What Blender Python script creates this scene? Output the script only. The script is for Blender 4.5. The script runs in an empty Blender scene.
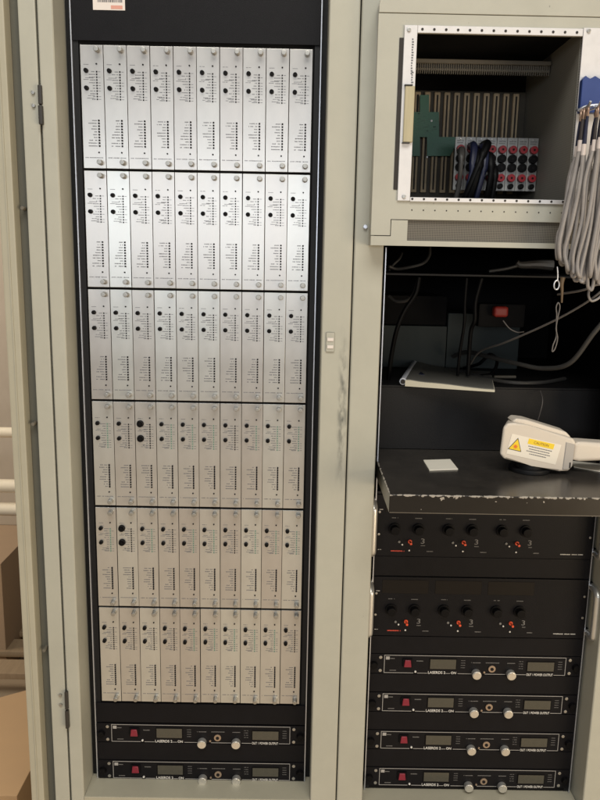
import bpy, bmesh, math, random
from mathutils import Vector, Matrix
random.seed(7)
S = bpy.context.scene
C = S.collection

# ------------------------------------------------------------------ camera, world, lamps, exposure
cam = bpy.data.cameras.new('camera'); camo = bpy.data.objects.new('camera', cam); C.objects.link(camo)
camo.location = (0.19355, -1.47102, 0.28960)
camo.rotation_euler = (1.38117492, -0.01899012, -0.00207257)
cam.sensor_fit = 'VERTICAL'; cam.sensor_height = 24; cam.lens = 22.5
cam.clip_start = 0.02; cam.clip_end = 200
S.camera = camo

W = bpy.data.worlds.new('World'); S.world = W; W.use_nodes = True
W.node_tree.nodes['Background'].inputs[0].default_value = (0.58, 0.565, 0.53, 1)
W.node_tree.nodes['Background'].inputs[1].default_value = 0.20

def area(name, loc, target, sx, sy, power, col):
    l = bpy.data.lights.new(name, 'AREA'); l.shape = 'RECTANGLE'; l.size = sx; l.size_y = sy
    l.energy = power; l.color = col
    o = bpy.data.objects.new(name, l); C.objects.link(o); o.location = loc
    o.rotation_euler = (Vector(target) - Vector(loc)).to_track_quat('-Z', 'Y').to_euler()
    return o
area('bright_doorway_light', (-0.3, -6.0, 0.74), (0, 0, 0.45), 5.0, 0.85, 60, (0.90, 0.95, 1.0))
area('overhead_light', (0.3, -2.6, 3.3), (0.2, 0, 0.0), 2.8, 1.6, 120, (1.0, 0.965, 0.89))
area('warm_bounce_fill', (2.9, -3.0, -0.3), (0.2, 0, -0.7), 1.8, 1.4, 64, (1.0, 0.82, 0.58))  # added fill lamp standing in for warm bounce off the floor
area('warehouse_side_light', (-2.6, 0.6, 2.2), (-1.0, 1.6, -0.6), 1.5, 1.5, 55, (1.0, 0.88, 0.74))

S.view_settings.view_transform = 'Standard'; S.view_settings.look = 'None'
S.view_settings.exposure = 0.14; S.view_settings.gamma = 1.0

# ------------------------------------------------------------------ materials
def newmat(name):
    m = bpy.data.materials.new(name); m.use_nodes = True
    return m, m.node_tree, m.node_tree.nodes['Principled BSDF']
def mat(name, col, rough=0.5, metal=0.0, bump=0.0, bscale=200, var=0.0, vscale=12, emit=None, coat=0, stretch=None, spec=None):
    m, nt, b = newmat(name); n = nt.nodes; L = nt.links
    b.inputs['Base Color'].default_value = (*col, 1); b.inputs['Roughness'].default_value = rough
    b.inputs['Metallic'].default_value = metal
    if spec is not None: b.inputs['Specular IOR Level'].default_value = spec
    if coat: b.inputs['Coat Weight'].default_value = coat
    tc = n.new('ShaderNodeTexCoord'); src = tc.outputs['Object']
    if stretch:
        mp = n.new('ShaderNodeMapping'); mp.inputs['Scale'].default_value = stretch
        L.new(src, mp.inputs[0]); src = mp.outputs[0]
    if var:
        nz = n.new('ShaderNodeTexNoise'); nz.inputs['Scale'].default_value = vscale; nz.inputs['Detail'].default_value = 6
        nz.inputs['Roughness'].default_value = 0.65
        L.new(src, nz.inputs['Vector'])
        mx = n.new('ShaderNodeMix'); mx.data_type = 'RGBA'
        mx.inputs[6].default_value = (*[c*(1-var) for c in col], 1); mx.inputs[7].default_value = (*[min(1, c*(1+var)) for c in col], 1)
        L.new(nz.outputs[0], mx.inputs[0]); L.new(mx.outputs[2], b.inputs['Base Color'])
        mr = n.new('ShaderNodeMapRange'); mr.inputs[3].default_value = max(0.02, rough*0.82); mr.inputs[4].default_value = min(1, rough*1.2)
        L.new(nz.outputs[0], mr.inputs[0]); L.new(mr.outputs[0], b.inputs['Roughness'])
    if bump:
        nz2 = n.new('ShaderNodeTexNoise'); nz2.inputs['Scale'].default_value = bscale; nz2.inputs['Detail'].default_value = 3
        L.new(src, nz2.inputs['Vector'])
        bp = n.new('ShaderNodeBump'); bp.inputs['Strength'].default_value = bump; bp.inputs['Distance'].default_value = 0.001
        L.new(nz2.outputs[0], bp.inputs['Height']); L.new(bp.outputs[0], b.inputs['Normal'])
    if emit:
        b.inputs['Emission Color'].default_value = (*emit[:3], 1); b.inputs['Emission Strength'].default_value = emit[3]
    return m

def steel_face(name, base=(0.62, 0.605, 0.58)):
    m, nt, b = newmat(name); n = nt.nodes; L = nt.links
    tc = n.new('ShaderNodeTexCoord'); mp = n.new('ShaderNodeMapping'); mp.inputs['Scale'].default_value = (1.0, 1.0, 0.02)
    L.new(tc.outputs['Object'], mp.inputs[0])
    nz = n.new('ShaderNodeTexNoise'); nz.inputs['Scale'].default_value = 900; nz.inputs['Detail'].default_value = 4
    L.new(mp.outputs[0], nz.inputs['Vector'])
    oi = n.new('ShaderNodeObjectInfo')
    hs = n.new('ShaderNodeMapRange'); hs.inputs[3].default_value = 0.90; hs.inputs[4].default_value = 1.06
    L.new(oi.outputs['Random'], hs.inputs[0])
    tint = n.new('ShaderNodeValToRGB'); tint.color_ramp.elements[0].color = (1.0, 0.975, 0.97, 1); tint.color_ramp.elements[1].color = (0.97, 1.0, 1.0, 1)
    L.new(oi.outputs['Random'], tint.inputs[0])
    v = n.new('ShaderNodeVectorMath'); v.operation = 'SCALE'; v.inputs[0].default_value = base
    L.new(hs.outputs[0], v.inputs['Scale'])
    v2 = n.new('ShaderNodeVectorMath'); v2.operation = 'MULTIPLY'; L.new(v.outputs[0], v2.inputs[0]); L.new(tint.outputs[0], v2.inputs[1])
    sm = n.new('ShaderNodeTexNoise'); sm.inputs['Scale'].default_value = 22; sm.inputs['Detail'].default_value = 5
    L.new(tc.outputs['Object'], sm.inputs['Vector'])
    smr = n.new('ShaderNodeMapRange'); smr.inputs[1].default_value = 0.3; smr.inputs[2].default_value = 0.7; smr.inputs[3].default_value = 0.93; smr.inputs[4].default_value = 1.03
    L.new(sm.outputs[0], smr.inputs[0])
    v3 = n.new('ShaderNodeVectorMath'); v3.operation = 'SCALE'; L.new(v2.outputs[0], v3.inputs[0]); L.new(smr.outputs[0], v3.inputs['Scale'])
    L.new(v3.outputs[0], b.inputs['Base Color'])
    b.inputs['Metallic'].default_value = 0.82
    mr = n.new('ShaderNodeMapRange'); mr.inputs[3].default_value = 0.27; mr.inputs[4].default_value = 0.36
    L.new(sm.outputs[0], mr.inputs[0]); L.new(mr.outputs[0], b.inputs['Roughness'])
    bp = n.new('ShaderNodeBump'); bp.inputs['Strength'].default_value = 0.10; bp.inputs['Distance'].default_value = 0.0006
    L.new(nz.outputs[0], bp.inputs['Height']); L.new(bp.outputs[0], b.inputs['Normal'])
    return m

def paint_mat(name, col, stain=False):
    """enamel with faint mottling, grime and (for the post) a dark rubbed stain"""
    m, nt, b = newmat(name); n = nt.nodes; L = nt.links
    tc = n.new('ShaderNodeTexCoord')
    nz = n.new('ShaderNodeTexNoise'); nz.inputs['Scale'].default_value = 9; nz.inputs['Detail'].default_value = 7; nz.inputs['Roughness'].default_value = 0.7
    L.new(tc.outputs['Object'], nz.inputs['Vector'])
    mx = n.new('ShaderNodeMix'); mx.data_type = 'RGBA'
    mx.inputs[6].default_value = (*[c*0.85 for c in col], 1); mx.inputs[7].default_value = (*[c*1.10 for c in col], 1)
    L.new(nz.outputs[0], mx.inputs[0]); out = mx.outputs[2]
    sp = n.new('ShaderNodeTexNoise'); sp.inputs['Scale'].default_value = 75; sp.inputs['Detail'].default_value = 2
    L.new(tc.outputs['Object'], sp.inputs['Vector'])
    sr = n.new('ShaderNodeMapRange'); sr.inputs[1].default_value = 0.79; sr.inputs[2].default_value = 0.83
    L.new(sp.outputs[0], sr.inputs[0])
    m2 = n.new('ShaderNodeMix'); m2.data_type = 'RGBA'; m2.inputs[7].default_value = (*[c*0.55 for c in col], 1)
    L.new(sr.outputs[0], m2.inputs[0]); L.new(out, m2.inputs[6]); out = m2.outputs[2]
    if stain:
        sep = n.new('ShaderNodeSeparateXYZ'); L.new(tc.outputs['Object'], sep.inputs[0])
        def band(sock, c, w):
            a = n.new('ShaderNodeMath'); a.operation = 'SUBTRACT'; a.inputs[1].default_value = c; L.new(sock, a.inputs[0])
            d = n.new('ShaderNodeMath'); d.operation = 'ABSOLUTE'; L.new(a.outputs[0], d.inputs[0])
            r = n.new('ShaderNodeMapRange'); r.inputs[1].default_value = 0; r.inputs[2].default_value = w; r.inputs[3].default_value = 1; r.inputs[4].default_value = 0
            L.new(d.outputs[0], r.inputs[0]); return r.outputs[0]
        bx_, bz_ = band(sep.outputs[0], 0.2835, 0.012), band(sep.outputs[2], 0.00, 0.17)
        mul = n.new('ShaderNodeMath'); mul.operation = 'MULTIPLY'; L.new(bx_, mul.inputs[0]); L.new(bz_, mul.inputs[1])
        mp = n.new('ShaderNodeMapping'); mp.inputs['Scale'].default_value = (3, 3, 1); L.new(tc.outputs['Object'], mp.inputs[0])
        gz = n.new('ShaderNodeTexNoise'); gz.inputs['Scale'].default_value = 34; gz.inputs['Detail'].default_value = 6; L.new(mp.outputs[0], gz.inputs['Vector'])
        gr = n.new('ShaderNodeMapRange'); gr.inputs[1].default_value = 0.40; gr.inputs[2].default_value = 0.62; gr.inputs[4].default_value = 1.5
        L.new(gz.outputs[0], gr.inputs[0])
        m3f = n.new('ShaderNodeMath'); m3f.operation = 'MULTIPLY'; m3f.use_clamp = True; L.new(mul.outputs[0], m3f.inputs[0]); L.new(gr.outputs[0], m3f.inputs[1])
        m3 = n.new('ShaderNodeMix'); m3.data_type = 'RGBA'; m3.inputs[7].default_value = (0.13, 0.135, 0.12, 1)
        L.new(m3f.outputs[0], m3.inputs[0]); L.new(out, m3.inputs[6]); out = m3.outputs[2]
    L.new(out, b.inputs['Base Color'])
    b.inputs['Roughness'].default_value = 0.46
    bp = n.new('ShaderNodeBump'); bp.inputs['Strength'].default_value = 0.12; bp.inputs['Distance'].default_value = 0.0006
    n2 = n.new('ShaderNodeTexNoise'); n2.inputs['Scale'].default_value = 420; L.new(tc.outputs['Object'], n2.inputs['Vector'])
    L.new(n2.outputs[0], bp.inputs['Height']); L.new(bp.outputs[0], b.inputs['Normal'])
    return m

def slab_mat():
    """black laminate, dusty and scuffed, pale chips along the front edges (object origin sits on the top front edge)"""
    m, nt, b = newmat('worn_black_laminate'); n = nt.nodes; L = nt.links
    tc = n.new('ShaderNodeTexCoord'); sep = n.new('ShaderNodeSeparateXYZ'); L.new(tc.outputs['Object'], sep.inputs[0])
    def absn(s):
        a = n.new('ShaderNodeMath'); a.operation = 'ABSOLUTE'; L.new(s, a.inputs[0]); return a.outputs[0]
    ad = n.new('ShaderNodeMath'); ad.operation = 'ADD'; L.new(absn(sep.outputs[1]), ad.inputs[0]); L.new(absn(sep.outputs[2]), ad.inputs[1])
    nz = n.new('ShaderNodeTexNoise'); nz.inputs['Scale'].default_value = 48; nz.inputs['Detail'].default_value = 9; nz.inputs['Roughness'].default_value = 0.7
    L.new(tc.outputs['Object'], nz.inputs['Vector'])
    thr = n.new('ShaderNodeMapRange'); thr.inputs[1].default_value = 0.43; thr.inputs[2].default_value = 0.74; thr.inputs[3].default_value = 0.0; thr.inputs[4].default_value = 0.0075
    L.new(nz.outputs[0], thr.inputs[0])
    lt = n.new('ShaderNodeMath'); lt.operation = 'LESS_THAN'; L.new(ad.outputs[0], lt.inputs[0]); L.new(thr.outputs[0], lt.inputs[1])
    # bottom front edge rubbed to a thin pale line
    s2 = n.new('ShaderNodeMath'); s2.operation = 'ADD'; s2.inputs[1].default_value = 0.034; L.new(sep.outputs[2], s2.inputs[0])
    ad2 = n.new('ShaderNodeMath'); ad2.operation = 'ADD'; L.new(absn(s2.outputs[0]), ad2.inputs[0]); L.new(absn(sep.outputs[1]), ad2.inputs[1])
    lt2 = n.new('ShaderNodeMath'); lt2.operation = 'LESS_THAN'; lt2.inputs[1].default_value = 0.0016; L.new(ad2.outputs[0], lt2.inputs[0])
    # scattered nicks on the front face
    vz = n.new('ShaderNodeTexNoise'); vz.inputs['Scale'].default_value = 60; vz.inputs['Detail'].default_value = 2; L.new(tc.outputs['Object'], vz.inputs['Vector'])
    fr = n.new('ShaderNodeMath'); fr.operation = 'GREATER_THAN'; fr.inputs[1].default_value = 0.70; L.new(vz.outputs[0], fr.inputs[0])
    fy = n.new('ShaderNodeMath'); fy.operation = 'LESS_THAN'; fy.inputs[1].default_value = 0.003; L.new(absn(sep.outputs[1]), fy.inputs[0])
    nk = n.new('ShaderNodeMath'); nk.operation = 'MULTIPLY'; L.new(fr.outputs[0], nk.inputs[0]); L.new(fy.outputs[0], nk.inputs[1])
    ad3 = n.new('ShaderNodeMath'); ad3.operation = 'ADD'; L.new(absn(sep.outputs[0]), ad3.inputs[0]); L.new(absn(sep.outputs[2]), ad3.inputs[1])
    t3 = n.new('ShaderNodeMath'); t3.operation = 'MULTIPLY_ADD'; t3.inputs[1].default_value = 0.5; t3.inputs[2].default_value = 0.0008; L.new(thr.outputs[0], t3.inputs[0])
    lt3 = n.new('ShaderNodeMath'); lt3.operation = 'LESS_THAN'; L.new(ad3.outputs[0], lt3.inputs[0]); L.new(t3.outputs[0], lt3.inputs[1])
    nk2 = n.new('ShaderNodeMath'); nk2.operation = 'MAXIMUM'; L.new(nk.outputs[0], nk2.inputs[0]); L.new(lt3.outputs[0], nk2.inputs[1]); nk = nk2
    mxa = n.new('ShaderNodeMath'); mxa.operation = 'MAXIMUM'; L.new(lt.outputs[0], mxa.inputs[0]); L.new(nk.outputs[0], mxa.inputs[1])
    l2s = n.new('ShaderNodeMath'); l2s.operation = 'MULTIPLY'; l2s.inputs[1].default_value = 0.55; L.new(lt2.outputs[0], l2s.inputs[0])
    mxb = n.new('ShaderNodeMath'); mxb.operation = 'MAXIMUM'; L.new(mxa.outputs[0], mxb.inputs[0]); L.new(l2s.outputs[0], mxb.inputs[1])
    du = n.new('ShaderNodeTexNoise'); du.inputs['Scale'].default_value = 14; du.inputs['Detail'].default_value = 8; du.inputs['Roughness'].default_value = 0.75
    L.new(tc.outputs['Object'], du.inputs['Vector'])
    c1 = n.new('ShaderNodeMix'); c1.data_type = 'RGBA'; c1.inputs[6].default_value = (0.0045, 0.004, 0.004, 1); c1.inputs[7].default_value = (0.060, 0.053, 0.046, 1)
    c2 = n.new('ShaderNodeMix'); c2.data_type = 'RGBA'; c2.inputs[7].default_value = (0.33, 0.30, 0.26, 1)
    tp = n.new('ShaderNodeMath'); tp.operation = 'GREATER_THAN'; tp.inputs[1].default_value = -0.0008; L.new(sep.outputs[2], tp.inputs[0])
    tm = n.new('ShaderNodeMath'); tm.operation = 'MULTIPLY'; L.new(tp.outputs[0], tm.inputs[0]); L.new(du.outputs[0], tm.inputs[1]); L.new(tm.outputs[0], c1.inputs[0])
    L.new(mxb.outputs[0], c2.inputs[0]); L.new(c1.outputs[2], c2.inputs[6]); L.new(c2.outputs[2], b.inputs['Base Color'])
    rr = n.new('ShaderNodeMapRange'); rr.inputs[3].default_value = 0.16; rr.inputs[4].default_value = 0.32; L.new(du.outputs[0], rr.inputs[0])
    L.new(rr.outputs[0], b.inputs['Roughness'])
    return m

def mesh_mat(name, c1, c2, scale):
    m, nt, b = newmat(name); n = nt.nodes; L = nt.links
    tc = n.new('ShaderNodeTexCoord'); mp = n.new('ShaderNodeMapping'); mp.inputs['Rotation'].default_value = (math.radians(90), 0, 0)
    L.new(tc.outputs['Object'], mp.inputs[0])
    ck = n.new('ShaderNodeTexVoronoi'); ck.inputs['Scale'].default_value = scale; ck.inputs['Randomness'].default_value = 0.0
    L.new(mp.outputs[0], ck.inputs['Vector'])
    r = n.new('ShaderNodeMapRange'); r.inputs[1].default_value = 0.30; r.inputs[2].default_value = 0.40; L.new(ck.outputs[0], r.inputs[0])
    mx = n.new('ShaderNodeMix'); mx.data_type = 'RGBA'; mx.inputs[6].default_value = (*c1, 1); mx.inputs[7].default_value = (*c2, 1)
    L.new(r.outputs[0], mx.inputs[0]); L.new(mx.outputs[2], b.inputs['Base Color']); b.inputs['Roughness'].default_value = 0.6
    return m

def wood_mat(name, a, c, sc=(2, 2, 14)):
    m, nt, b = newmat(name); n = nt.nodes; L = nt.links
    tc = n.new('ShaderNodeTexCoord'); mp = n.new('ShaderNodeMapping'); mp.inputs['Scale'].default_value = sc
    L.new(tc.outputs['Object'], mp.inputs[0])
    nz = n.new('ShaderNodeTexNoise'); nz.inputs['Scale'].default_value = 5; nz.inputs['Detail'].default_value = 6; nz.inputs['Distortion'].default_value = 0.8
    L.new(mp.outputs[0], nz.inputs['Vector'])
    mx = n.new('ShaderNodeMix'); mx.data_type = 'RGBA'; mx.inputs[6].default_value = (*a, 1); mx.inputs[7].default_value = (*c, 1)
    L.new(nz.outputs[0], mx.inputs[0]); L.new(mx.outputs[2], b.inputs['Base Color']); b.inputs['Roughness'].default_value = 0.7
    return m

M = dict(
    beige=paint_mat('beige_enamel', (0.415, 0.408, 0.345), True),
    doorbeige=paint_mat('door_enamel', (0.40, 0.375, 0.29)),
    boxbeige=paint_mat('card_box_enamel', (0.415, 0.408, 0.35)),
    gap_strip=mat('grey_gap_strip', (0.09, 0.088, 0.07), 0.8, bump=0.3, bscale=150, var=0.2),
    black=mat('black_satin_paint', (0.0058, 0.0054, 0.0068), 0.45, spec=0.16, bump=0.25, bscale=900, var=0.25, vscale=30),
    rail=mat('black_rail', (0.006, 0.006, 0.007), 0.5, spec=0.3, bump=0.2, bscale=500, var=0.2),
    inner=mat('dark_interior', (0.0035, 0.0032, 0.0035), 0.8, spec=0.2, var=0.3),
    alu=mat('bare_aluminium_edge', (0.60, 0.62, 0.68), 0.35, 0.8, var=0.1, vscale=40),
    steel=steel_face('brushed_module_face'),
    screw=mat('thumb_screw_metal', (0.42, 0.41, 0.385), 0.40, 0.95, var=0.1, vscale=300),
    dull=mat('dull_screw', (0.45, 0.44, 0.42), 0.35, 0.9),
    knob=mat('black_knob_plastic', (0.004, 0.0036, 0.004), 0.45, spec=0.12, bump=0.2, bscale=900),
    printg=mat('grey_silkscreen', (0.12, 0.125, 0.14), 0.6, var=0.2, vscale=300),
    printd=mat('dark_silkscreen', (0.075, 0.075, 0.085), 0.6),
    printgreen=mat('green_silkscreen', (0.13, 0.24, 0.19), 0.6),
    switch=mat('black_switch', (0.010, 0.009, 0.010), 0.5, spec=0.15),
    white=mat('white_silkscreen', (0.62, 0.60, 0.57), 0.6),
    linegrey=mat('grey_outline_print', (0.33, 0.315, 0.30), 0.6),
    dimwhite=mat('dim_silkscreen', (0.16, 0.155, 0.15), 0.6),
    redprint=mat('red_silkscreen', (0.55, 0.055, 0.03), 0.55),
    redplastic=mat('red_plastic', (0.20, 0.012, 0.028), 0.4),
    redlever=mat('red_lever', (0.70, 0.085, 0.03), 0.4),
    lcd=mat('lcd_glass', (0.060, 0.056, 0.043), 0.22, var=0.15, vscale=120, coat=0.4),
    darkglass=mat('dark_display_glass', (0.006, 0.0045, 0.004), 0.3, spec=0.25),
    silverknob=mat('spun_knob_cap', (0.82, 0.80, 0.76), 0.22, 0.9, var=0.12, vscale=200),
    brass=mat('brass_jack', (0.42, 0.32, 0.24), 0.35, 0.7),
    chrome=mat('satin_handle', (0.66, 0.65, 0.62), 0.34, 0.75, var=0.08, vscale=60),
    paperw=mat('white_card', (0.80, 0.76, 0.66), 0.6, var=0.04),
    sticker=mat('label_paper', (0.70, 0.64, 0.60), 0.55, var=0.05),
    bracket=mat('pale_zinc_strip', (0.66, 0.65, 0.66), 0.42, 0.15, var=0.10, vscale=50),
    yellowed=wood_mat('yellowed_plastic', (0.48, 0.43, 0.29), (0.36, 0.32, 0.21), (40, 40, 2)),
    slot=mat('dark_slot', (0.02, 0.016, 0.014), 0.7),
    grille=mesh_mat('perforated_grille', (0.022, 0.02, 0.018), (0.16, 0.145, 0.12), 330),
    cagewall=mesh_mat('perforated_cage_wall', (0.12, 0.115, 0.10), (0.26, 0.25, 0.22), 240),
    connector=mat('tan_connector', (0.56, 0.43, 0.27), 0.6, var=0.3, vscale=60),
    railtan=mat('dull_guide_rail', (0.13, 0.115, 0.09), 0.6, var=0.2, vscale=50),
    conslot=mat('connector_slot', (0.03, 0.024, 0.018), 0.7),
    greenrefl=mat('green_reflection_sheet', (0.065, 0.20, 0.13), 0.45, var=0.25, vscale=50, coat=0.2),  # solid colour standing in for a translucent green reflection
    jackface=mat('grey_jack_face', (0.42, 0.42, 0.41), 0.45, 0.4, var=0.1, vscale=80),
    redjack=mat('red_jack', (0.33, 0.012, 0.022), 0.45),
    navy=mat('navy_connector', (0.007, 0.010, 0.034), 0.45, var=0.3, vscale=60),
    blackcable=mat('black_cable_jacket', (0.003, 0.003, 0.0035), 0.5, spec=0.12),
    greycable=mat('grey_cable_jacket', (0.25, 0.232, 0.225), 0.45, var=0.3, vscale=40, bump=0.3, bscale=300),
    darkgrey=mat('dark_grey_cable_jacket', (0.042, 0.04, 0.038), 0.5, var=0.15, vscale=40),
    thincable=mat('thin_grey_cord', (0.11, 0.10, 0.095), 0.6),
    shrink=mat('white_heat_shrink', (0.55, 0.49, 0.47), 0.45),
    boot=mat('dark_cable_boot', (0.028, 0.022, 0.022), 0.5, var=0.3, vscale=80),
    copper=mat('copper_tip', (0.36, 0.25, 0.19), 0.45, 0.7, var=0.2, vscale=80),
    blue=mat('blue_plastic', (0.028, 0.055, 0.20), 0.4, var=0.15, vscale=30),
    slab=slab_mat(),
    shelf=mat('black_shelf', (0.0065, 0.006, 0.0068), 0.55, spec=0.3, var=0.3, vscale=14, bump=0.2, bscale=300),
    teal=mat('grey_green_case', (0.030, 0.038, 0.037), 0.6, spec=0.3, var=0.12, vscale=10),
    bookgrey=mat('book_cover', (0.12, 0.116, 0.104), 0.5, var=0.12, vscale=20),
    pages=wood_mat('page_edges', (0.66, 0.62, 0.50), (0.50, 0.46, 0.36), (1, 1, 900)),
    spine=mat('plastic_spine', (0.52, 0.54, 0.60), 0.4, var=0.15, vscale=40),
    device=mat('pale_device_plastic', (0.62, 0.555, 0.475), 0.38, var=0.05, bump=0.1, bscale=500),
    devgrey=mat('grey_device_cap', (0.40, 0.37, 0.34), 0.4),
    yellow=mat('yellow_warning', (0.85, 0.60, 0.02), 0.45),
    orangedot=mat('orange_print', (0.75, 0.16, 0.02), 0.5),
    lime=mat('label_white', (0.78, 0.72, 0.62), 0.5),
    carton=mat('brown_cardboard', (0.33, 0.22, 0.13), 0.8, var=0.12, vscale=8, bump=0.2, bscale=120),
    carton2=mat('orange_cardboard', (0.44, 0.28, 0.145), 0.8, var=0.08, vscale=8),
    pink=wood_mat('pale_plywood', (0.52, 0.44, 0.35), (0.42, 0.35, 0.27), (3, 3, 1)),
    pale=mat('pale_foam', (0.85, 0.74, 0.56), 0.6, var=0.05),
    pallet=wood_mat('pallet_wood', (0.20, 0.135, 0.075), (0.34, 0.24, 0.14), (14, 2, 2)),
    floor=mat('warehouse_concrete', (0.55, 0.43, 0.29), 0.55, var=0.2, vscale=1.5, bump=0.3, bscale=60),
    hinge=mat('black_hinge', (0.03, 0.026, 0.022), 0.5),
)

# ------------------------------------------------------------------ mesh helpers
def box(bm, x0, x1, y0, y1, z0, z1, bev=0.0, seg=2):
    r = bmesh.ops.create_cube(bm, size=1.0); vs = r['verts']
    for v in vs:
        v.co = Vector(((x0+x1)/2 + v.co.x*(x1-x0), (y0+y1)/2 + v.co.y*(y1-y0), (z0+z1)/2 + v.co.z*(z1-z0)))
    if bev:
        es = list({e for v in vs for e in v.link_edges})
        bmesh.ops.bevel(bm, geom=es, offset=bev, segments=seg, profile=0.6, affect='EDGES')
def cyl(bm, c, r, depth, axis='y', seg=24, r2=None, bev=0.0):
    res = bmesh.ops.create_cone(bm, cap_ends=True, segments=seg, radius1=r, radius2=r if r2 is None else r2, depth=depth)
    vs = res['verts']
    if bev:
        es = [e for e in {e for v in vs for e in v.link_edges} if len(e.link_faces) == 2 and any(len(f.verts) > 4 for f in e.link_faces)]
        rr = bmesh.ops.bevel(bm, geom=es, offset=bev, segments=2, profile=0.6, affect='EDGES')
        vs = list({v for v in vs if v.is_valid} | set(rr['verts']))
    R = {'y': Matrix.Rotation(math.radians(90), 3, 'X'), 'x': Matrix.Rotation(math.radians(90), 3, 'Y'), 'z': Matrix.Identity(3)}[axis]
    for v in vs: v.co = R @ v.co + Vector(c)
def catmull(pts, n=8):
    P = [Vector(p) for p in pts]
    if len(P) < 3: return P
    P = [P[0]*2-P[1]] + P + [P[-1]*2-P[-2]]; out = []
    for i in range(1, len(P)-2):
        for k in range(n):
            t = k/n; a, b, c, d = P[i-1], P[i], P[i+1], P[i+2]
            out.append(0.5*((2*b)+(-a+c)*t+(2*a-5*b+4*c-d)*t*t+(-a+3*b-3*c+d)*t**3))
    out.append(P[-2]); return out
def tube(bm, pts, r, seg=8, n=8, smooth=True, rf=None, cyclic=False):
    P = catmull(pts, n) if smooth else [Vector(p) for p in pts]
    rings = []; up = None
    for i, p in enumerate(P):
        t = (P[min(i+1, len(P)-1)] - P[max(i-1, 0)]).normalized()
        if up is None:
            up = Vector((0, 1, 0)) if abs(t.y) < 0.9 else Vector((1, 0, 0))
        a = t.cross(up).normalized(); up = a.cross(t).normalized()
        rr = r if rf is None else rf(i/(len(P)-1))
        rings.append([bm.verts.new(p + (a*math.cos(2*math.pi*k/seg) + up*math.sin(2*math.pi*k/seg))*rr) for k in range(seg)])
    for i in range(len(rings)-1):
        for k in range(seg):
            bm.faces.new((rings[i][k], rings[i][(k+1) % seg], rings[i+1][(k+1) % seg], rings[i+1][k]))
    bm.faces.new(rings[0][::-1]); bm.faces.new(rings[-1])
def prism(bm, poly, y0, y1, bev=0.0, seg=3):
    """polygon in x,z extruded along y"""
    a = [bm.verts.new((x, y0, z)) for x, z in poly]; b = [bm.verts.new((x, y1, z)) for x, z in poly]
    fs = [bm.faces.new(a), bm.faces.new(b[::-1])]
    for i in range(len(poly)):
        j = (i+1) % len(poly); fs.append(bm.faces.new((a[j], a[i], b[i], b[j])))
    if bev:
        es = list({e for f in fs for e in f.edges})
        bmesh.ops.bevel(bm, geom=es, offset=bev, segments=seg, profile=0.6, affect='EDGES')
def obj(name, bm, m, parent=None, loc=(0, 0, 0), ang=35):
    bmesh.ops.recalc_face_normals(bm, faces=bm.faces)
    for f in bm.faces: f.smooth = True
    for e in bm.edges:
        if len(e.link_faces) == 2 and e.calc_face_angle(0) > math.radians(ang): e.smooth = False
    me = bpy.data.meshes.new(name); bm.to_mesh(me); bm.free()
    me.materials.append(M[m] if isinstance(m, str) else m)
    o = bpy.data.objects.new(name, me); C.objects.link(o); o.location = loc
    wn = o.modifiers.new('weighted_normals', 'WEIGHTED_NORMAL'); wn.keep_sharp = True; wn.weight = 80
    if parent: o.parent = parent
    return o
def B(): return bmesh.new()
def thing(name, label, cat, loc=(0, 0, 0), rot=(0, 0, 0), group=None):
    o = bpy.data.objects.new(name, None); C.objects.link(o); o.empty_display_size = 0.02
    o.location = loc; o.rotation_euler = rot; o['label'] = label; o['category'] = cat
    if group: o['group'] = group
    return o
def tag(o, label, cat, group=None):
    o['label'] = label; o['category'] = cat
    if group: o['group'] = group
    return o
def struct(o): o['kind'] = 'structure'; return o
def copy_thing(root, loc, label, group=None):
    r = root.copy(); C.objects.link(r); r.location = loc; r['label'] = label
    if group: r['group'] = group
    for ch in root.children:
        c = ch.copy(); C.objects.link(c); c.parent = r
        for g in ch.children:
            d = g.copy(); C.objects.link(d); d.parent = c
    return r
def text_bm(bm, s, x, z, h, y, width=None, thick=0.0003, rot=0.0, bold=0.0):
    """letters lying on a face that looks towards -y; x,z = left end of the baseline"""
    cu = bpy.data.curves.new('lettering', 'FONT'); cu.body = s; cu.size = h*1.38; cu.extrude = thick/2; cu.offset = bold
    t = bpy.data.objects.new('lettering', cu); C.objects.link(t)
    bpy.context.view_layer.update()
    me = bpy.data.meshes.new_from_object(t.evaluated_get(bpy.context.evaluated_depsgraph_get()))
    bpy.data.objects.remove(t)
    xs = [v.co.x for v in me.vertices]; w = max(xs)-min(xs); k = width/w if width else 1.0
    ca, sa = math.cos(rot), math.sin(rot)
    for v in me.vertices:
        a, b_, c = (v.co.x-min(xs))*k, v.co.y, v.co.z
        v.co = (x + a*ca - b_*sa, y - c, z + a*sa + b_*ca)
    bm.from_mesh(me); bpy.data.meshes.remove(me)
def script_line(bm, x0, x1, z, h, y, rnd, gap=0.25, cw=0.8):
    """a row of tiny unreadable silkscreened characters"""
    x = x0
    while x < x1:
        w = h*cw*rnd.uniform(0.5, 1.0)
        if rnd.random() > 0.08:
            box(bm, x, min(x+w, x1), y-0.0001, y+0.0001, z-h/2*rnd.uniform(.7, 1), z+h/2*rnd.uniform(.7, 1))
        x += w + h*gap

# ------------------------------------------------------------------ setting
bm = B(); box(bm, -20, 20, -20, 20, -1.2, -1.10); struct(obj('floor', bm, 'floor'))

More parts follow.
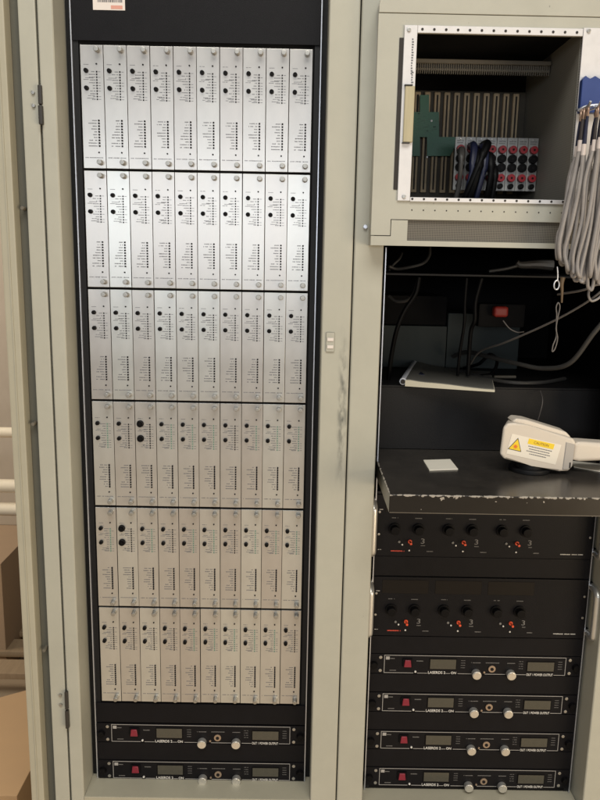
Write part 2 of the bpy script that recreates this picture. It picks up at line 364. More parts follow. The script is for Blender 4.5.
# ------------------------------------------------------------------ left cabinet
FY = -0.06          # front face of the cabinet frames, 6 cm proud of the module faces
cab = thing('equipment_cabinet', 'tall beige rack cabinet on the left filled with six rows of silver modules', 'cabinet', (0.02, 0.25, -1.10))
def P(o, root):     # parts are written in world numbers: parent and cancel the root's place
    o.parent = root; o.location = Vector(o.location) - root.location; return o
TOP = 1.02
bm = B()
box(bm, -0.2700, -0.2420, FY, 0.030, -1.04, TOP, 0.005, 3)      # left post
box(bm, -0.3050, -0.2735, FY+0.004, 0.045, -1.04, TOP, 0.004)   # hinge-side flange
box(bm, -0.3060, -0.2960, 0.046, 0.62, -1.04, TOP, 0.003)       # side skin
P(obj('frame', bm, 'beige'), cab)
bm = B(); box(bm, 0.2395, 0.2940, FY, 0.030, -1.04, TOP, 0.0045, 3)
P(obj('post', bm, 'beige'), cab)
bm = B(); box(bm, -0.2425, 0.2400, FY-0.0005, 0.028, -1.04, -0.850, 0.003)
P(obj('bottom_sill', bm, 'doorbeige'), cab)
bm = B(); box(bm, -0.2950, 0.2940, 0.60, 0.62, -1.04, TOP); box(bm, 0.285, 0.2935, 0.031, 0.599, -1.04, TOP); box(bm, -0.2955, -0.2900, 0.046, 0.599, -1.04, TOP-0.021)
box(bm, -0.2955, 0.2845, 0.031, 0.599, TOP-0.02, TOP-0.001)
P(obj('inner_panel', bm, 'inner'), cab)
bm = B(); box(bm, -0.300, 0.290, FY+0.03, 0.6, -1.10, -1.041); P(obj('plinth', bm, 'black'), cab)
for s in (-1, 1):
    bm = B(); box(bm, min(s*0.2165, s*0.2268), max(s*0.2165, s*0.2268), 0.001, 0.020, -0.849, 1.0, 0.0008)
    box(bm, min(s*0.2292, s*0.2415), max(s*0.2292, s*0.2415), 0.012, 0.024, -0.849, 1.0)
    rl = P(obj('rack_rail', bm, 'rail'), cab)
    bm = B(); box(bm, min(s*0.2270, s*0.2290), max(s*0.2270, s*0.2290), -0.004, 0.014, -0.849, 1.0)
    e = obj('edge_strip', bm, 'alu', rl)
for z0, z1 in ((0.511, 0.578), (-0.685, -0.602)):
    bm = B(); box(bm, -0.2728, -0.2655, -0.068, -0.052, z0, (z0+z1)/2-0.001, 0.002); box(bm, -0.2728, -0.2660, -0.066, -0.052, (z0+z1)/2+0.001, z1, 0.002)
    h = P(obj('hinge', bm, 'hinge'), cab)
    for k in (0.012, 0.034):
        bm = B(); cyl(bm, (-0.2835, -0.0575, z1-k), 0.0032, 0.005, bev=0.001); s_ = obj('screw', bm, 'screw', h)
for z in (0.366, -0.0377, -0.5115):
    bm = B(); cyl(bm, (-0.3115, -0.048, z), 0.0035, 0.03, bev=0.001); P(obj('latch_pin', bm, 'railtan'), cab)
bm = B(); box(bm, -0.3215, -0.3062, -0.045, 0.40, -1.03, TOP-0.01); P(obj('gap_strip', bm, 'gap_strip'), cab)  # dark grey strip filling the recess between door and cabinet
# door folded right back along the cabinet's side
dr = P(obj('door', (lambda b: (box(b, -0.3500, -0.3225, -0.072, 0.56, -1.04, TOP, 0.004, 2), b)[1])(B()), 'doorbeige'), cab)
dr['label'] = 'beige door folded back against the cabinet side, seen edge on'
bm = B(); box(bm, -0.3362, -0.3338, -0.0738, -0.0722, -1.02, TOP-0.01); o = obj('door_seam', bm, 'doorbeige', dr)
# small embossed maker's tag on the post
bm = B(); box(bm, 0.2485, 0.2645, FY-0.0028, FY-0.0008, 0.113, 0.150, 0.002)
tg = P(obj('post_tag', bm, 'boxbeige'), cab)
bm = B()
for z in (0.1365, 0.1225):
    box(bm, 0.2508, 0.2625, FY-0.0043, FY-0.0032, z-0.0032, z+0.0032, 0.0009)
obj('tag_emboss', bm, 'sticker', tg)

# ------------------------------------------------------------------ right cabinet
BX = 0.588
cab2 = thing('equipment_cabinet', 'beige rack cabinet on the right holding the black units and the card cage', 'cabinet', (BX, 0.25, -1.10))
bm = B(); box(bm, 0.2962, 0.3508, FY, 0.030, -1.04, TOP, 0.0045, 3); P(obj('post', bm, 'beige'), cab2)
bm = B(); box(bm, 0.8225, 0.9000, FY, 0.030, -1.04, TOP, 0.0045, 3); box(bm, 0.892, 0.900, 0.031, 0.62, -1.04, TOP)
P(obj('frame', bm, 'beige'), cab2)
bm = B(); box(bm, 0.3512, 0.8221, FY-0.0005, 0.028, -1.04, -0.868, 0.003); P(obj('bottom_sill', bm, 'doorbeige'), cab2)
bm = B(); box(bm, 0.2962, 0.8915, 0.60, 0.62, -1.04, TOP); box(bm, 0.2965, 0.305, 0.031, 0.599, -1.04, TOP); box(bm, 0.8885, 0.8915, 0.031, 0.599, -1.04, TOP-0.021)
box(bm, 0.3055, 0.8915, 0.031, 0.599, TOP-0.02, TOP-0.001)
P(obj('inner_panel', bm, 'inner'), cab2)
bm = B(); box(bm, 0.300, 0.895, FY+0.03, 0.6, -1.10, -1.041); P(obj('plinth', bm, 'black'), cab2)
for s in (-1, 1):
    bm = B(); a, b_ = sorted((BX+s*0.2165, BX+s*0.2268)); box(bm, a, b_, 0.001, 0.020, -0.867, -0.180, 0.0008)
    a, b_ = sorted((BX+s*0.2255, BX+s*0.2268)); box(bm, a, b_, 0.001, 0.020, -0.1799, 0.309, 0.0003)
    a, b_ = sorted((BX+s*0.2292, BX+s*0.2370)); box(bm, a, b_, 0.012, 0.024, -0.867, 0.309)
    rl = P(obj('rack_rail', bm, 'rail'), cab2)
    a, b_ = sorted((BX+s*0.2255, BX+s*0.2275)); bm = B(); box(bm, a, b_, -0.004, 0.0005, -0.867, 0.309); obj('edge_strip', bm, 'alu', rl)
for x, z in ((0.3184, 0.3443),):
    bm = B(); cyl(bm, (x-0.003, FY-0.002, z), 0.0042, 0.005, bev=0.0015); P(obj('screw', bm, 'alu'), cab2)

# ------------------------------------------------------------------ blank panel with barcode sticker
def blank(x, z0, z1, label, w=0.2262):
    t = thing('blank_panel', label, 'panel', (x, 0, z0), group='black blank rack panels')
    bm = B(); box(bm, -w, w, -0.0025, 0.0008, 0.0006, z1-z0-0.0006, 0.0008); obj('plate', bm, 'black', t)
    return t
bp = blank(0, 0.668, 1.0, 'black blank panel above the silver modules, with a barcode sticker near its left end')
bm = B(); box(bm, -0.1865, -0.1285, -0.0030, -0.0026, 0.0525, 0.082); st = obj('barcode_sticker', bm, 'sticker', bp)
rb = random.Random(3); bm = B(); x = -0.178
while x < -0.134:
    w = rb.uniform(0.0006, 0.0016); box(bm, x, x+w, -0.0033, -0.0031, 0.0655, 0.080); x += w + rb.uniform(0.0006, 0.0014)
obj('barcode', bm, 'printd', st)
bm = B(); box(bm, -0.154, -0.133, -0.0033, -0.0031, 0.0545, 0.0605); obj('red_mark', bm, mat('faded_red_print', (0.62, 0.30, 0.24), 0.6), st)

# ------------------------------------------------------------------ sixty control modules
MW, MH, PW, PH = 0.04267, 0.2167, 0.04267, 0.22116
def build_module(variant, big=False, lit=False):
    rnd = random.Random(100+variant)
    t = thing('control_module', '', 'module', group='silver control modules in six rows')
    bm = B(); box(bm, 0.0005, MW-0.0005, -0.0025, 0.0015, 0, MH, 0.0006); obj('faceplate', bm, 'steel', t)
    def U(u): return u*MW
    def V(v): return MH*(1-v)
    R = 0.0064 if big else 0.0038
    for v in (0.205, 0.345):
        bm = B(); cyl(bm, (U(0.25), -0.0025-0.003, V(v)), R, 0.006, seg=20, bev=0.0008)
        cyl(bm, (U(0.25), -0.0030, V(v)), R*1.12, 0.0012, seg=20)
        if big: cyl(bm, (U(0.25), -0.0095, V(v)), R*0.55, 0.004, seg=16, bev=0.0006)
        obj('knob', bm, 'knob', t)
    for v in (0.042, 0.952):
        bm = B(); cyl(bm, (U(0.76), -0.0035, V(v)), 0.0052, 0.002, seg=18)
        cyl(bm, (U(0.76), -0.0095, V(v)), 0.0044, 0.013, seg=18, bev=0.0012)
        for k in range(16):
            a = k*math.pi/8; cyl(bm, (U(0.76)+0.0044*math.cos(a), -0.0105, V(v)+0.0044*math.sin(a)), 0.0004, 0.008, seg=4)
        obj('thumb_screw', bm, 'screw', t)
    for v in (0.150, 0.868):
        bm = B(); cyl(bm, (U(0.70), -0.0032, V(v)), 0.0015, 0.0014, seg=12); obj('test_point', bm, 'switch', t)
    bm = B()
    for k in range(11):
        v = 0.212 + k*0.0222
        box(bm, U(0.70)-0.0012, U(0.70)+0.0012, -0.0034, -0.0024, V(v)-0.0013, V(v)+0.0013)
    obj('indicator_column', bm, 'printgreen' if lit else 'switch', t)
    bm = B()
    box(bm, U(0.735)-0.0011, U(0.735)+0.0011, -0.0030, -0.0022, V(0.826), V(0.596))
    if lit: obj('switch_slot', bm, 'printd', t)
    else: bm.free()
    bm = B()
    for k in range(10):
        v = 0.606 + k*0.0232
        box(bm, U(0.735)-0.0015, U(0.735)+0.0015, -0.0045, -0.0026, V(v)-0.0015, V(v)+0.0015, 0.0004, 1)
    obj('switch_row', bm, 'switch', t)
    bm = B()
    for k in range(11):
        v = 0.212 + k*0.0222
        script_line(bm, U(rnd.choice((0.40, 0.47, 0.52, 0.36))), U(0.63), V(v), 0.0019, -0.0026, rnd)
        if k in (4, 7, 9, 10) or rnd.random() < .4: box(bm, U(0.76), U(0.86), -0.0027, -0.0025, V(v)-0.0004, V(v)+0.0004)
    obj('indicator_print', bm, 'printg', t); bm = B()
    lens = [0.30, 0.26, 0.50, 0.46, 0.26, 0.28, 0.46, 0.40, 0.52, 0.44]
    rnd.shuffle(lens) if variant else None
    for k in range(10):
        script_line(bm, U(lens[k]), U(0.64), V(0.606 + k*0.0232), 0.0021, -0.0026, rnd)
    obj('switch_print', bm, 'printg', t); bm = B()
    script_line(bm, U(0.14), U(0.36), V(0.155), 0.0013, -0.0026, rnd)
    script_line(bm, U(0.12), U(0.34), V(0.275), 0.0014, -0.0026, rnd); script_line(bm, U(0.20), U(0.55), V(0.262), 0.0014, -0.0026, rnd)
    script_line(bm, U(0.30), U(0.60), V(0.405), 0.0014, -0.0026, rnd); script_line(bm, U(0.26), U(0.60), V(0.425), 0.0014, -0.0026, rnd)
    obj('knob_print', bm, 'printg', t); bm = B()
    script_line(bm, U(0.10), U(0.88), V(0.912), 0.0019, -0.0026, rnd, gap=.35)
    obj('name_print', bm, 'printg', t)
    return t
protos = [build_module(0), build_module(1), build_module(2), build_module(3, lit=True), build_module(4, lit=True), build_module(5, big=True)]
used = set()
ords = ['first', 'second', 'third', 'fourth', 'fifth', 'sixth', 'seventh', 'eighth', 'ninth', 'tenth']
rows = ['top row', 'second row from the top', 'third row from the top', 'fourth row from the top', 'fifth row from the top', 'bottom row']
rm = random.Random(5)
for r in range(6):
    for c in range(10):
        if (r, c) in ((3, 2), (4, 1)): pi = 5
        elif r >= 3: pi = rm.choice((3, 4, 3, 2))
        else: pi = rm.choice((0, 1, 2))
        x = -PW*5 + c*PW; z = 0.66348 - (r+1)*PH + (PH-MH)/2 + rm.uniform(-.00015, .00015)
        if pi == 5: lab = 'silver module with two extra large black knobs in the %s' % rows[r]
        elif c == 0: lab = 'slim silver module at the left end of the %s' % rows[r]
        elif c == 9: lab = 'slim silver module at the right end of the %s' % rows[r]
        else: lab = 'slim silver module, %s from the left in the %s' % (ords[c], rows[r])
        if pi not in used:
            used.add(pi); protos[pi].location = (x, 0, z); protos[pi]['label'] = lab
        else: copy_thing(protos[pi], (x+rm.uniform(-.0002, .0002), rm.uniform(-.0006, .0002), z), lab).rotation_euler = (rm.uniform(-.004, .004), rm.uniform(-.0008, .0008), rm.uniform(-.008, .008))

# ------------------------------------------------------------------ low black rack units with two silver knobs
def rect_outline(bm, x0, x1, z0, z1, w, y0, y1, gaps):
    box(bm, x0, x1, y0, y1, z1-w, z1); box(bm, x0, x0+w, y0, y1, z0, z1-w-0.0001); box(bm, x1-w, x1, y0, y1, z0, z1-w-0.0001)
    x = x0+w+0.0001
    for a, b_ in gaps + [(x1-w-0.0001, None)]:
        if a > x: box(bm, x, a, y0, y1, z0, z0+w)
        if b_ is None: break
        x = b_
def build_unit():
    t = thing('power_supply_unit', '', 'rack unit', group='low black rack units with two silver knobs')
    bm = B(); box(bm, -0.2262, 0.2262, -0.003, 0.0005, -0.0224, 0.0224, 0.0008); fp = obj('front_panel', bm, 'black', t)
    bm = B(); rect_outline(bm, -0.1945, 0.1945, -0.0212, 0.0205, 0.0011, -0.0034, -0.0031,
        [(-0.131, -0.123), (-0.101, -0.062), (-0.052, -0.036), (-0.007, 0.022), (0.066, 0.089), (0.110, 0.170)])
    box(bm, -0.191, -0.183, -0.0034, -0.0031, 0.010, 0.017)
    obj('outline', bm, 'linegrey', t)
    bm = B()
    box(bm, -0.155, -0.134, -0.0065, -0.003, -0.0055, 0.0135, 0.001); obj('switch_bezel', bm, 'knob', t)
    bm = B(); prism(bm, [(-0.1525, -0.0045), (-0.1365, -0.0045), (-0.1385, 0.0115), (-0.1505, 0.0115)], -0.0095, -0.0062, 0.0008, 1)
    obj('power_switch', bm, 'redplastic', t)
    for x0, x1, z0, z1 in ((-0.096, -0.041, -0.0095, 0.0125), (0.1125, 0.169, -0.0110, 0.0095)):
        bm = B(); box(bm, x0-0.002, x1+0.002, -0.0042, -0.0031, z0-0.002, z1+0.002, 0.0005)
        d = obj('display', bm, 'knob', t)
        bm = B(); box(bm, x0, x1, -0.0048, -0.0043, z0, z1); obj('display_glass', bm, 'lcd', d)
    for x in (0.003, 0.077):
        bm = B(); cyl(bm, (x, -0.009, -0.018), 0.0096, 0.012, seg=28, bev=0.0012); k = obj('knob', bm, 'chrome', t)
        bm = B(); cyl(bm, (x, -0.0158, -0.018), 0.0080, 0.0014, seg=28, bev=0.0004); obj('knob_cap', bm, 'silverknob', k)
    bm = B(); cyl(bm, (0.0365, -0.0045, -0.0075), 0.0078, 0.003, seg=24, bev=0.0008); j = obj('jack_socket', bm, 'brass', t)
    bm = B(); cyl(bm, (0.0365, -0.0063, -0.0075), 0.0036, 0.001, seg=16); obj('jack_hole', bm, 'switch', j)
    for x, z, m_ in ((-0.127, -0.0165, 'white'), (0.0205, -0.0155, 'brass')):
        bm = B(); cyl(bm, (x, -0.0045, z), 0.0022, 0.003, seg=14, bev=0.0006); obj('indicator_lamp', bm, m_, t)
    for sx in (-1, 1):
        for z in (0.0155, -0.0150):
            bm = B(); cyl(bm, (sx*0.2025, -0.0042, z), 0.0036, 0.0026, seg=16, bev=0.001); obj('screw', bm, 'dull', t)
        bm = B(); cyl(bm, (sx*0.2165, -0.006, -0.002), 0.0085, 0.009, seg=20, r2=0.0070, bev=0.001); obj('panel_fastener', bm, 'knob', t)
    bm = B()
    text_bm(bm, 'LASERDS 2', -0.0995, -0.0216, 0.0062, -0.0033, 0.037, bold=.0001); obj('name_lettering', bm, 'white', t); bm = B()
    text_bm(bm, 'ON', -0.0505, -0.0216, 0.0056, -0.0033, 0.011, bold=.0001); obj('on_lettering', bm, 'white', t); bm = B()
    text_bm(bm, 'OUT 1 POWER OUTPUT', 0.1115, -0.0228, 0.0056, -0.0033, 0.057, bold=.00008)
    obj('output_lettering', bm, 'white', t)
    rnd = random.Random(9); bm = B()
    script_line(bm, -0.125, -0.111, 0.0075, 0.0024, -0.0033, rnd)
    script_line(bm, -0.008, 0.012, 0.0055, 0.0020, -0.0033, rnd); script_line(bm, 0.023, 0.052, 0.0058, 0.0020, -0.0033, rnd); script_line(bm, 0.069, 0.086, 0.0055, 0.0020, -0.0033, rnd)
    for x in (-0.030, 0.094, 0.178):
        for k in range(4): script_line(bm, x, x+0.009, 0.010-k*0.0055, 0.0014, -0.0033, rnd)
    script_line(bm, -0.182, -0.168, -0.015, 0.0022, -0.0033, rnd); script_line(bm, -0.182, -0.172, 0.0125, 0.0022, -0.0033, rnd)
    obj('small_print', bm, 'dimwhite', t)
    return t
U0 = build_unit(); U0.location = (0.0, 0, -0.7370); U0['label'] = 'low black rack unit just below the silver modules, with two silver knobs'
copy_thing(U0, (0.001, 0, -0.8268), 'low black rack unit with two silver knobs standing just above the left sill')
labs = ['low black rack unit just below the two tall units with handles, first of four',
        'low black rack unit with two silver knobs on the right, second of four going down',
        'low black rack unit with two silver knobs on the right, third of four going down',
        'lowest black rack unit of the four on the right, just above the sill']
for k, z in enumerate((-0.5625, -0.6530, -0.7435, -0.8340)):
    copy_thing(U0, (BX-0.001, 0, z), labs[k])
blank(0, -0.7125, -0.6655, 'black blank panel between the bottom row of silver modules and the low unit under it')
blank(0, -0.8033, -0.7605, 'black blank panel between the two low units under the silver modules')
for k, (a, b_) in enumerate(((-0.5395, -0.4985), (-0.6295, -0.5860), (-0.7200, -0.6765), (-0.8105, -0.7670))):
    blank(BX, a, b_, ['black blank panel between the lower unit with handles and the first low unit under it',
        'black blank panel between the first and second low units of the right rack', 'black blank panel between the second and third low units of the right rack',
        'black blank panel between the third and lowest low units of the right rack'][k])
blank(BX, -0.3625, -0.3190, 'black blank panel between the two tall units with side handles')
bm = B(); box(bm, BX-0.2262, BX+0.2262, 0.0012, 0.02, -0.866, -0.18); P(obj('mounting_plate', bm, 'inner'), cab2)
bm = B(); box(bm, -0.2160, 0.2160, 0.0030, 0.02, -0.849, 1.0); P(obj('mounting_plate', bm, 'inner'), cab)

# ------------------------------------------------------------------ two tall black units with handles
def build_amp():
    t = thing('control_unit', '', 'rack unit', group='tall black units with side handles')
    bm = B(); box(bm, -0.2262, 0.2262, -0.004, 0.0005, -0.0664, 0.0664, 0.001); obj('front_panel', bm, 'black', t)
    for sx in (-1, 1):
        x = sx*0.2335; bm = B()
        tube(bm, [(x, -0.003, 0.052), (x, -0.022, 0.052), (x, -0.032, 0.047), (x, -0.035, 0.036), (x, -0.035, -0.036), (x, -0.032, -0.047), (x, -0.022, -0.052), (x, -0.003, -0.052)], 0.0076, 16, 6)
        h = obj('handle', bm, 'chrome', t)
        bm = B()
        for z in (0.052, -0.052): box(bm, x-0.0085, x+0.0085, -0.0032, 0.0035, z-0.009, z+0.009, 0.001)
        obj('handle_foot', bm, 'rail', h)
    rnd = random.Random(11)
    for c, xo in enumerate((-0.1615, -0.0505, 0.0600)):
        bm = B(); box(bm, xo-0.045, xo+0.052, -0.0046, -0.0041, 0.030, 0.060, 0.0003, 1)
        obj('display', bm, 'darkglass', t)
        for dx in (-0.0245, 0.0245):
            bm = B(); cyl(bm, (xo+dx, -0.006, -0.006), 0.0125, 0.004, seg=24, bev=0.001); cyl(bm, (xo+dx, -0.013, -0.006), 0.0090, 0.014, seg=24, bev=0.0015)
            obj('knob', bm, 'knob', t)
        bm = B(); cyl(bm, (xo+0.008, -0.0055, -0.033), 0.0042, 0.003, seg=16, bev=0.0006)
        cyl(bm, (xo+0.008, -0.0150, -0.032), 0.0018, 0.014, seg=12, r2=0.0026, bev=0.0006); lv = obj('toggle_lever', bm, 'redlever', t)
        if c == 0: pass
        for dx, dz, m_ in ((-0.014, -0.034, 'dimwhite'), (-0.0075, -0.040, 'white'), (0.0075, -0.0525, 'white')):
            bm = B(); cyl(bm, (xo+dx, -0.0052, dz), 0.0018 if m_ == 'white' else 0.0026, 0.0024, seg=12, bev=0.0005); obj('indicator_lamp', bm, m_, t)
        bm = B()
        script_line(bm, xo-0.031, xo-0.018, 0.0175, 0.0020, -0.0043, rnd); script_line(bm, xo+0.017, xo+0.031, 0.0170, 0.0020, -0.0043, rnd)
        script_line(bm, xo+0.044, xo+0.057, -0.0545, 0.0022, -0.0043, rnd)
        text_bm(bm, '3', xo+0.031, -0.0375, 0.0115, -0.0043, 0.0075); script_line(bm, xo+0.031, xo+0.040, -0.042, 0.0020, -0.0043, rnd)
        obj('lettering', bm, 'dimwhite', t)
    bm = B(); script_line(bm, -0.192, -0.164, -0.0545, 0.0028, -0.0043, rnd, gap=.15); obj('red_lettering', bm, 'redprint', t)
    bm = B(); script_line(bm, 0.160, 0.207, -0.0560, 0.0020, -0.0043, rnd, gap=.2)
    for z in (0.035, -0.052): script_line(bm, -0.219, -0.211, z, 0.0015, -0.0043, rnd)
    obj('small_print', bm, 'white', t)
    for sx in (-1, 1):
        for z in (0.030, -0.018):
            bm = B(); cyl(bm, (sx*0.2185, -0.0052, z), 0.0026, 0.0026, seg=14, bev=0.0008); obj('screw', bm, 'dull', t)
    return t
A0 = build_amp(); A0.location = (BX, 0, -0.2520); A0['label'] = 'tall black unit with side handles directly under the worn black slab'
copy_thing(A0, (BX, 0, -0.4305), 'tall black unit with side handles above the four low units')
# ------------------------------------------------------------------ worn slab resting in the right rack
o = obj('worn_shelf', (lambda b: (box(b, 0, 0.4605, 0, 0.318, -0.034, 0, 0.0012, 1), b)[1])(B()), 'slab', None, (0.3600, -0.22, -0.115))
tag(o, 'thick black slab with chipped pale front edge sticking out of the right rack', 'shelf')
# panel and shelves behind / above it
bm = B(); box(bm, 0.310, 0.885, 0.100, 0.106, -0.1145, 0.0195); tag(obj('back_panel', bm, 'shelf'), 'plain black panel standing behind the slab, under the shelf with the book', 'panel')
bm = B(); box(bm, 0.306, 0.888, 0.099, 0.598, 0.0200, 0.0240, 0.0006, 1); tag(obj('rack_shelf', bm, 'shelf'), 'thin black shelf with the grey book lying on it', 'shelf')
bm = B(); box(bm, 0.306, 0.888, 0.099, 0.598, 0.2545, 0.2590, 0.0006, 1); tag(obj('rack_shelf', bm, 'shelf'), 'thin black shelf just below the card cage box, with loose cables on it', 'shelf')

# ------------------------------------------------------------------ card cage box at the top right
cg = thing('card_cage', 'beige card cage box with white mounting strips and an open front, top right', 'card cage', (BX, 0.1, 0.311))
X0, X1, ZB, YF = 0.3222, 0.8900, 0.3112, -0.10
def arc(cx, cz, r, a0, a1, n=8): return [(cx+r*math.cos(math.radians(a0+(a1-a0)*k/n)), cz+r*math.sin(math.radians(a0+(a1-a0)*k/n))) for k in range(n+1)]
# outer shell: rounded-top left side, as a swept band round the front outline
bm = B()
prof = [(X0, ZB)] + arc(X0+0.075, 0.700, 0.075, 180, 90, 10) + [(X1, 0.775)]
inn = [(x+0.006, z-(0 if i < 1 else 0.006)) for i, (x, z) in enumerate(prof)]
for i in range(len(prof)-1):
    q = [prof[i], prof[i+1], inn[i+1], inn[i]]
    vs = [[bm.verts.new((x, y, z)) for x, z in q] for y in (YF+0.0125, 0.32)]
    for k in range(4): bm.faces.new((vs[0][k], vs[0][(k+1) % 4], vs[1][(k+1) % 4], vs[1][k]))
    bm.faces.new(vs[0][::-1]); bm.faces.new(vs[1])
bmesh.ops.remove_doubles(bm, verts=bm.verts, dist=1e-5)
P(obj('housing', bm, 'boxbeige'), cg)
bm = B()   # rounded cap above the seam
prism(bm, arc(X0+0.075, 0.700, 0.075, 182, 90, 10) + [(X1, 0.775), (X1, 0.6974)], YF-0.001, YF+0.012, 0.0015, 2)
P(obj('top_cap', bm, 'boxbeige'), cg)
g = 0.0012
bm = B()
box(bm, X0, 0.3875, YF, YF+0.012, 0.3572, 0.6962)                        # left stile
box(bm, 0.3875, X1, YF, YF+0.012, 0.6680, 0.6962)                        # top rail
box(bm, 0.3875, X1, YF, YF+0.012, 0.3572, 0.3945)                        # bottom rail
box(bm, X0, 0.3565, YF, YF+0.012, 0.3290, 0.3572)                        # corner tab
P(obj('front_frame', bm, 'boxbeige'), cg)
bm = B()
box(bm, X0+0.0002, X1, YF-0.0006, YF+0.012, ZB, 0.3205); box(bm, X0+0.0002, 0.3870, YF-0.0006, YF+0.012, 0.3205, 0.3275); box(bm, 0.3578, 0.3870, YF-0.0006, YF+0.012, 0.3275, 0.3558)
P(obj('lower_trim', bm, 'boxbeige'), cg)
bm = B(); box(bm, X0+0.008, 0.3860, YF+0.0125, YF+0.0135, ZB+0.002, 0.6950); box(bm, 0.3860, X1, YF+0.0125, YF+0.0135, ZB+0.002, 0.3790); P(obj('backing_plate', bm, 'slot'), cg)
bm = B(); box(bm, 0.3875, X1, YF+0.006, YF+0.008, 0.3207, 0.3570); P(obj('vent_grille', bm, 'grille'), cg)
bm = B(); box(bm, 0.3590, 0.3660, YF-0.0013, YF-0.0003, 0.4080, 0.6580, 0.0003, 1); P(obj('dark_slot', bm, 'slot'), cg)
def strip(x0, x1, z0, z1, name='mounting_strip'):
    bm = B(); box(bm, x0, x1, YF-0.0040, YF-0.0005, z0, z1, 0.0006, 1); return P(obj(name, bm, 'bracket'), cg)
ls = strip(0.3665, 0.3886, 0.3890, 0.6775); ts = strip(0.3889, 0.6698, 0.6655, 0.6775); bs = strip(0.3889, 0.6840, 0.3880, 0.3955)
rs = strip(0.6705, 0.7250, 0.3960, 0.6790)
bm = B()
for k in range(14): cyl(bm, (0.3968+k*0.0202, YF-0.0042, 0.6712), 0.0022, 0.001, seg=12)
P(obj('mounting_holes', bm, 'slot'), cg)
bm = B()
for k in range(14):
    cyl(bm, (0.3928+k*0.0205, YF-0.0042, 0.3925), 0.0020, 0.001, seg=12); cyl(bm, (0.3935+k*0.0205, YF-0.0002, 0.3737), 0.0012, 0.001, seg=8)
P(obj('mounting_holes', bm, 'slot'), cg)
rnd = random.Random(21); bm = B()
for z in [0.655-k*0.0042 for k in range(14)]: box(bm, 0.3800, 0.3800+rnd.uniform(.002, .004), YF-0.0044, YF-0.0042, z-0.0012, z+0.0012)
for z in [0.59-k*0.0040 for k in range(9)]: box(bm, 0.3815, 0.3815+rnd.uniform(.002, .004), YF-0.0044, YF-0.0042, z+.012-0.0012, z+.012+0.0012)
P(obj('strip_lettering', bm, 'printg'), cg)
for x, z in ((0.374, 0.670), (0.378, 0.396), (0.679, 0.674)):
    bm = B(); cyl(bm, (x, YF-0.0052, z), 0.0034, 0.0028, seg=16, bev=0.001); P(obj('screw', bm, 'screw'), cg)
bm = B(); box(bm, 0.3712, 0.3880, YF-0.0095, YF-0.0042, 0.4870, 0.5795, 0.0012, 1); yh = P(obj('card_latch', bm, 'yellowed'), cg)
bm = B(); box(bm, 0.3700, 0.3830, YF-0.0105, YF-0.0042, 0.4850, 0.4868); box(bm, 0.3700, 0.3830, YF-0.0105, YF-0.0042, 0.5797, 0.5815); obj('latch_clip', bm, 'hinge', yh)
# inside of the cage
bm = B()
box(bm, 0.3880, 0.6718, 0.225, 0.230, 0.380, 0.70); box(bm, 0.3830, 0.3878, YF+0.013, 0.230, 0.380, 0.70)
box(bm, 0.3880, 0.6718, YF+0.013, 0.2245, 0.6801, 0.684); box(bm, 0.3880, 0.7300, YF+0.014, 0.2245, 0.3800, 0.3835)
P(obj('cage_lining', bm, 'inner'), cg)
bm = B(); box(bm, 0.3885, 0.6712, 0.2170, 0.2245, 0.3840, 0.6400); P(obj('backplane', bm, mat('brown_backplane', (0.060, 0.050, 0.034), 0.6, var=0.4, vscale=90)), cg)
bm = B(); box(bm, 0.6722, 0.6752, YF+0.013, 0.2300, 0.3836, 0.6800); P(obj('cage_side', bm, 'cagewall'), cg)
bm = B()
box(bm, 0.3885, 0.6700, 0.055, 0.070, 0.6560, 0.6640, 0.001, 1); box(bm, 0.3885, 0.6700, 0.060, 0.075, 0.6440, 0.6490, 0.001, 1)
box(bm, 0.3885, 0.6700, 0.064, 0.075, 0.6492, 0.6558)
for k in range(66): box(bm, 0.3900+k*0.00425, 0.3917+k*0.00425, 0.0590, 0.0635, 0.6380, 0.6560)
P(obj('guide_rail', bm, 'railtan'), cg)
for k in range(13):
    x = 0.3985+k*0.0209
    if x > 0.668: break
    bm = B(); box(bm, x-0.0062, x+0.0062, 0.2095, 0.2245, 0.430, 0.636, 0.001, 1)
    cn = P(obj('backplane_connector', bm, 'connector'), cg)
    bm = B(); box(bm, x-0.0018, x+0.0018, 0.2088, 0.2093, 0.436, 0.630); obj('contact_slot', bm, 'conslot', cn)
bm = B()
prism(bm, [(0.413, 0.5924), (0.4446, 0.593), (0.443, 0.6269), (0.4619, 0.6273), (0.4636, 0.5934), (0.4847, 0.5938), (0.4875, 0.5435), (0.5236, 0.5442), (0.5245, 0.528), (0.513, 0.5053), (0.4639, 0.5044), (0.462, 0.543), (0.4471, 0.5427), (0.449, 0.5041), (0.417, 0.5034)], 0.198, 0.2005)
pb = P(obj('reflection_sheet', bm, 'greenrefl'), cg)  # green reflection in the cage, built as a solid sheet
bm = B(); rp = random.Random(8)
for k in range(60):
    x = rp.uniform(0.436, 0.484); z = rp.uniform(0.546, 0.591); w = rp.uniform(.001, .008); h_ = rp.choice((.0005, .0005, .0012))
    box(bm, x, min(x+w, 0.4855), 0.1974, 0.1979, z, z+h_)
for k in range(24):
    x = rp.uniform(0.466, 0.515); z = rp.uniform(0.510, 0.540); w = rp.uniform(.001, .006); box(bm, x, x+w, 0.1974, 0.1979, z, z+.0006)
obj('reflection_sheet_lines', bm, 'printgreen', pb)  # thin lines added on the green reflection sheet
bm = B()
for x, z in ((0.4697, 0.5756), (0.4280, 0.5520), (0.4640, 0.5020), (0.4300, 0.5080)): cyl(bm, (x, 0.197, z), 0.0022, 0.0012, seg=10)
obj('reflection_sheet_dots', bm, 'bracket', pb)  # pale dots added on the green reflection sheet
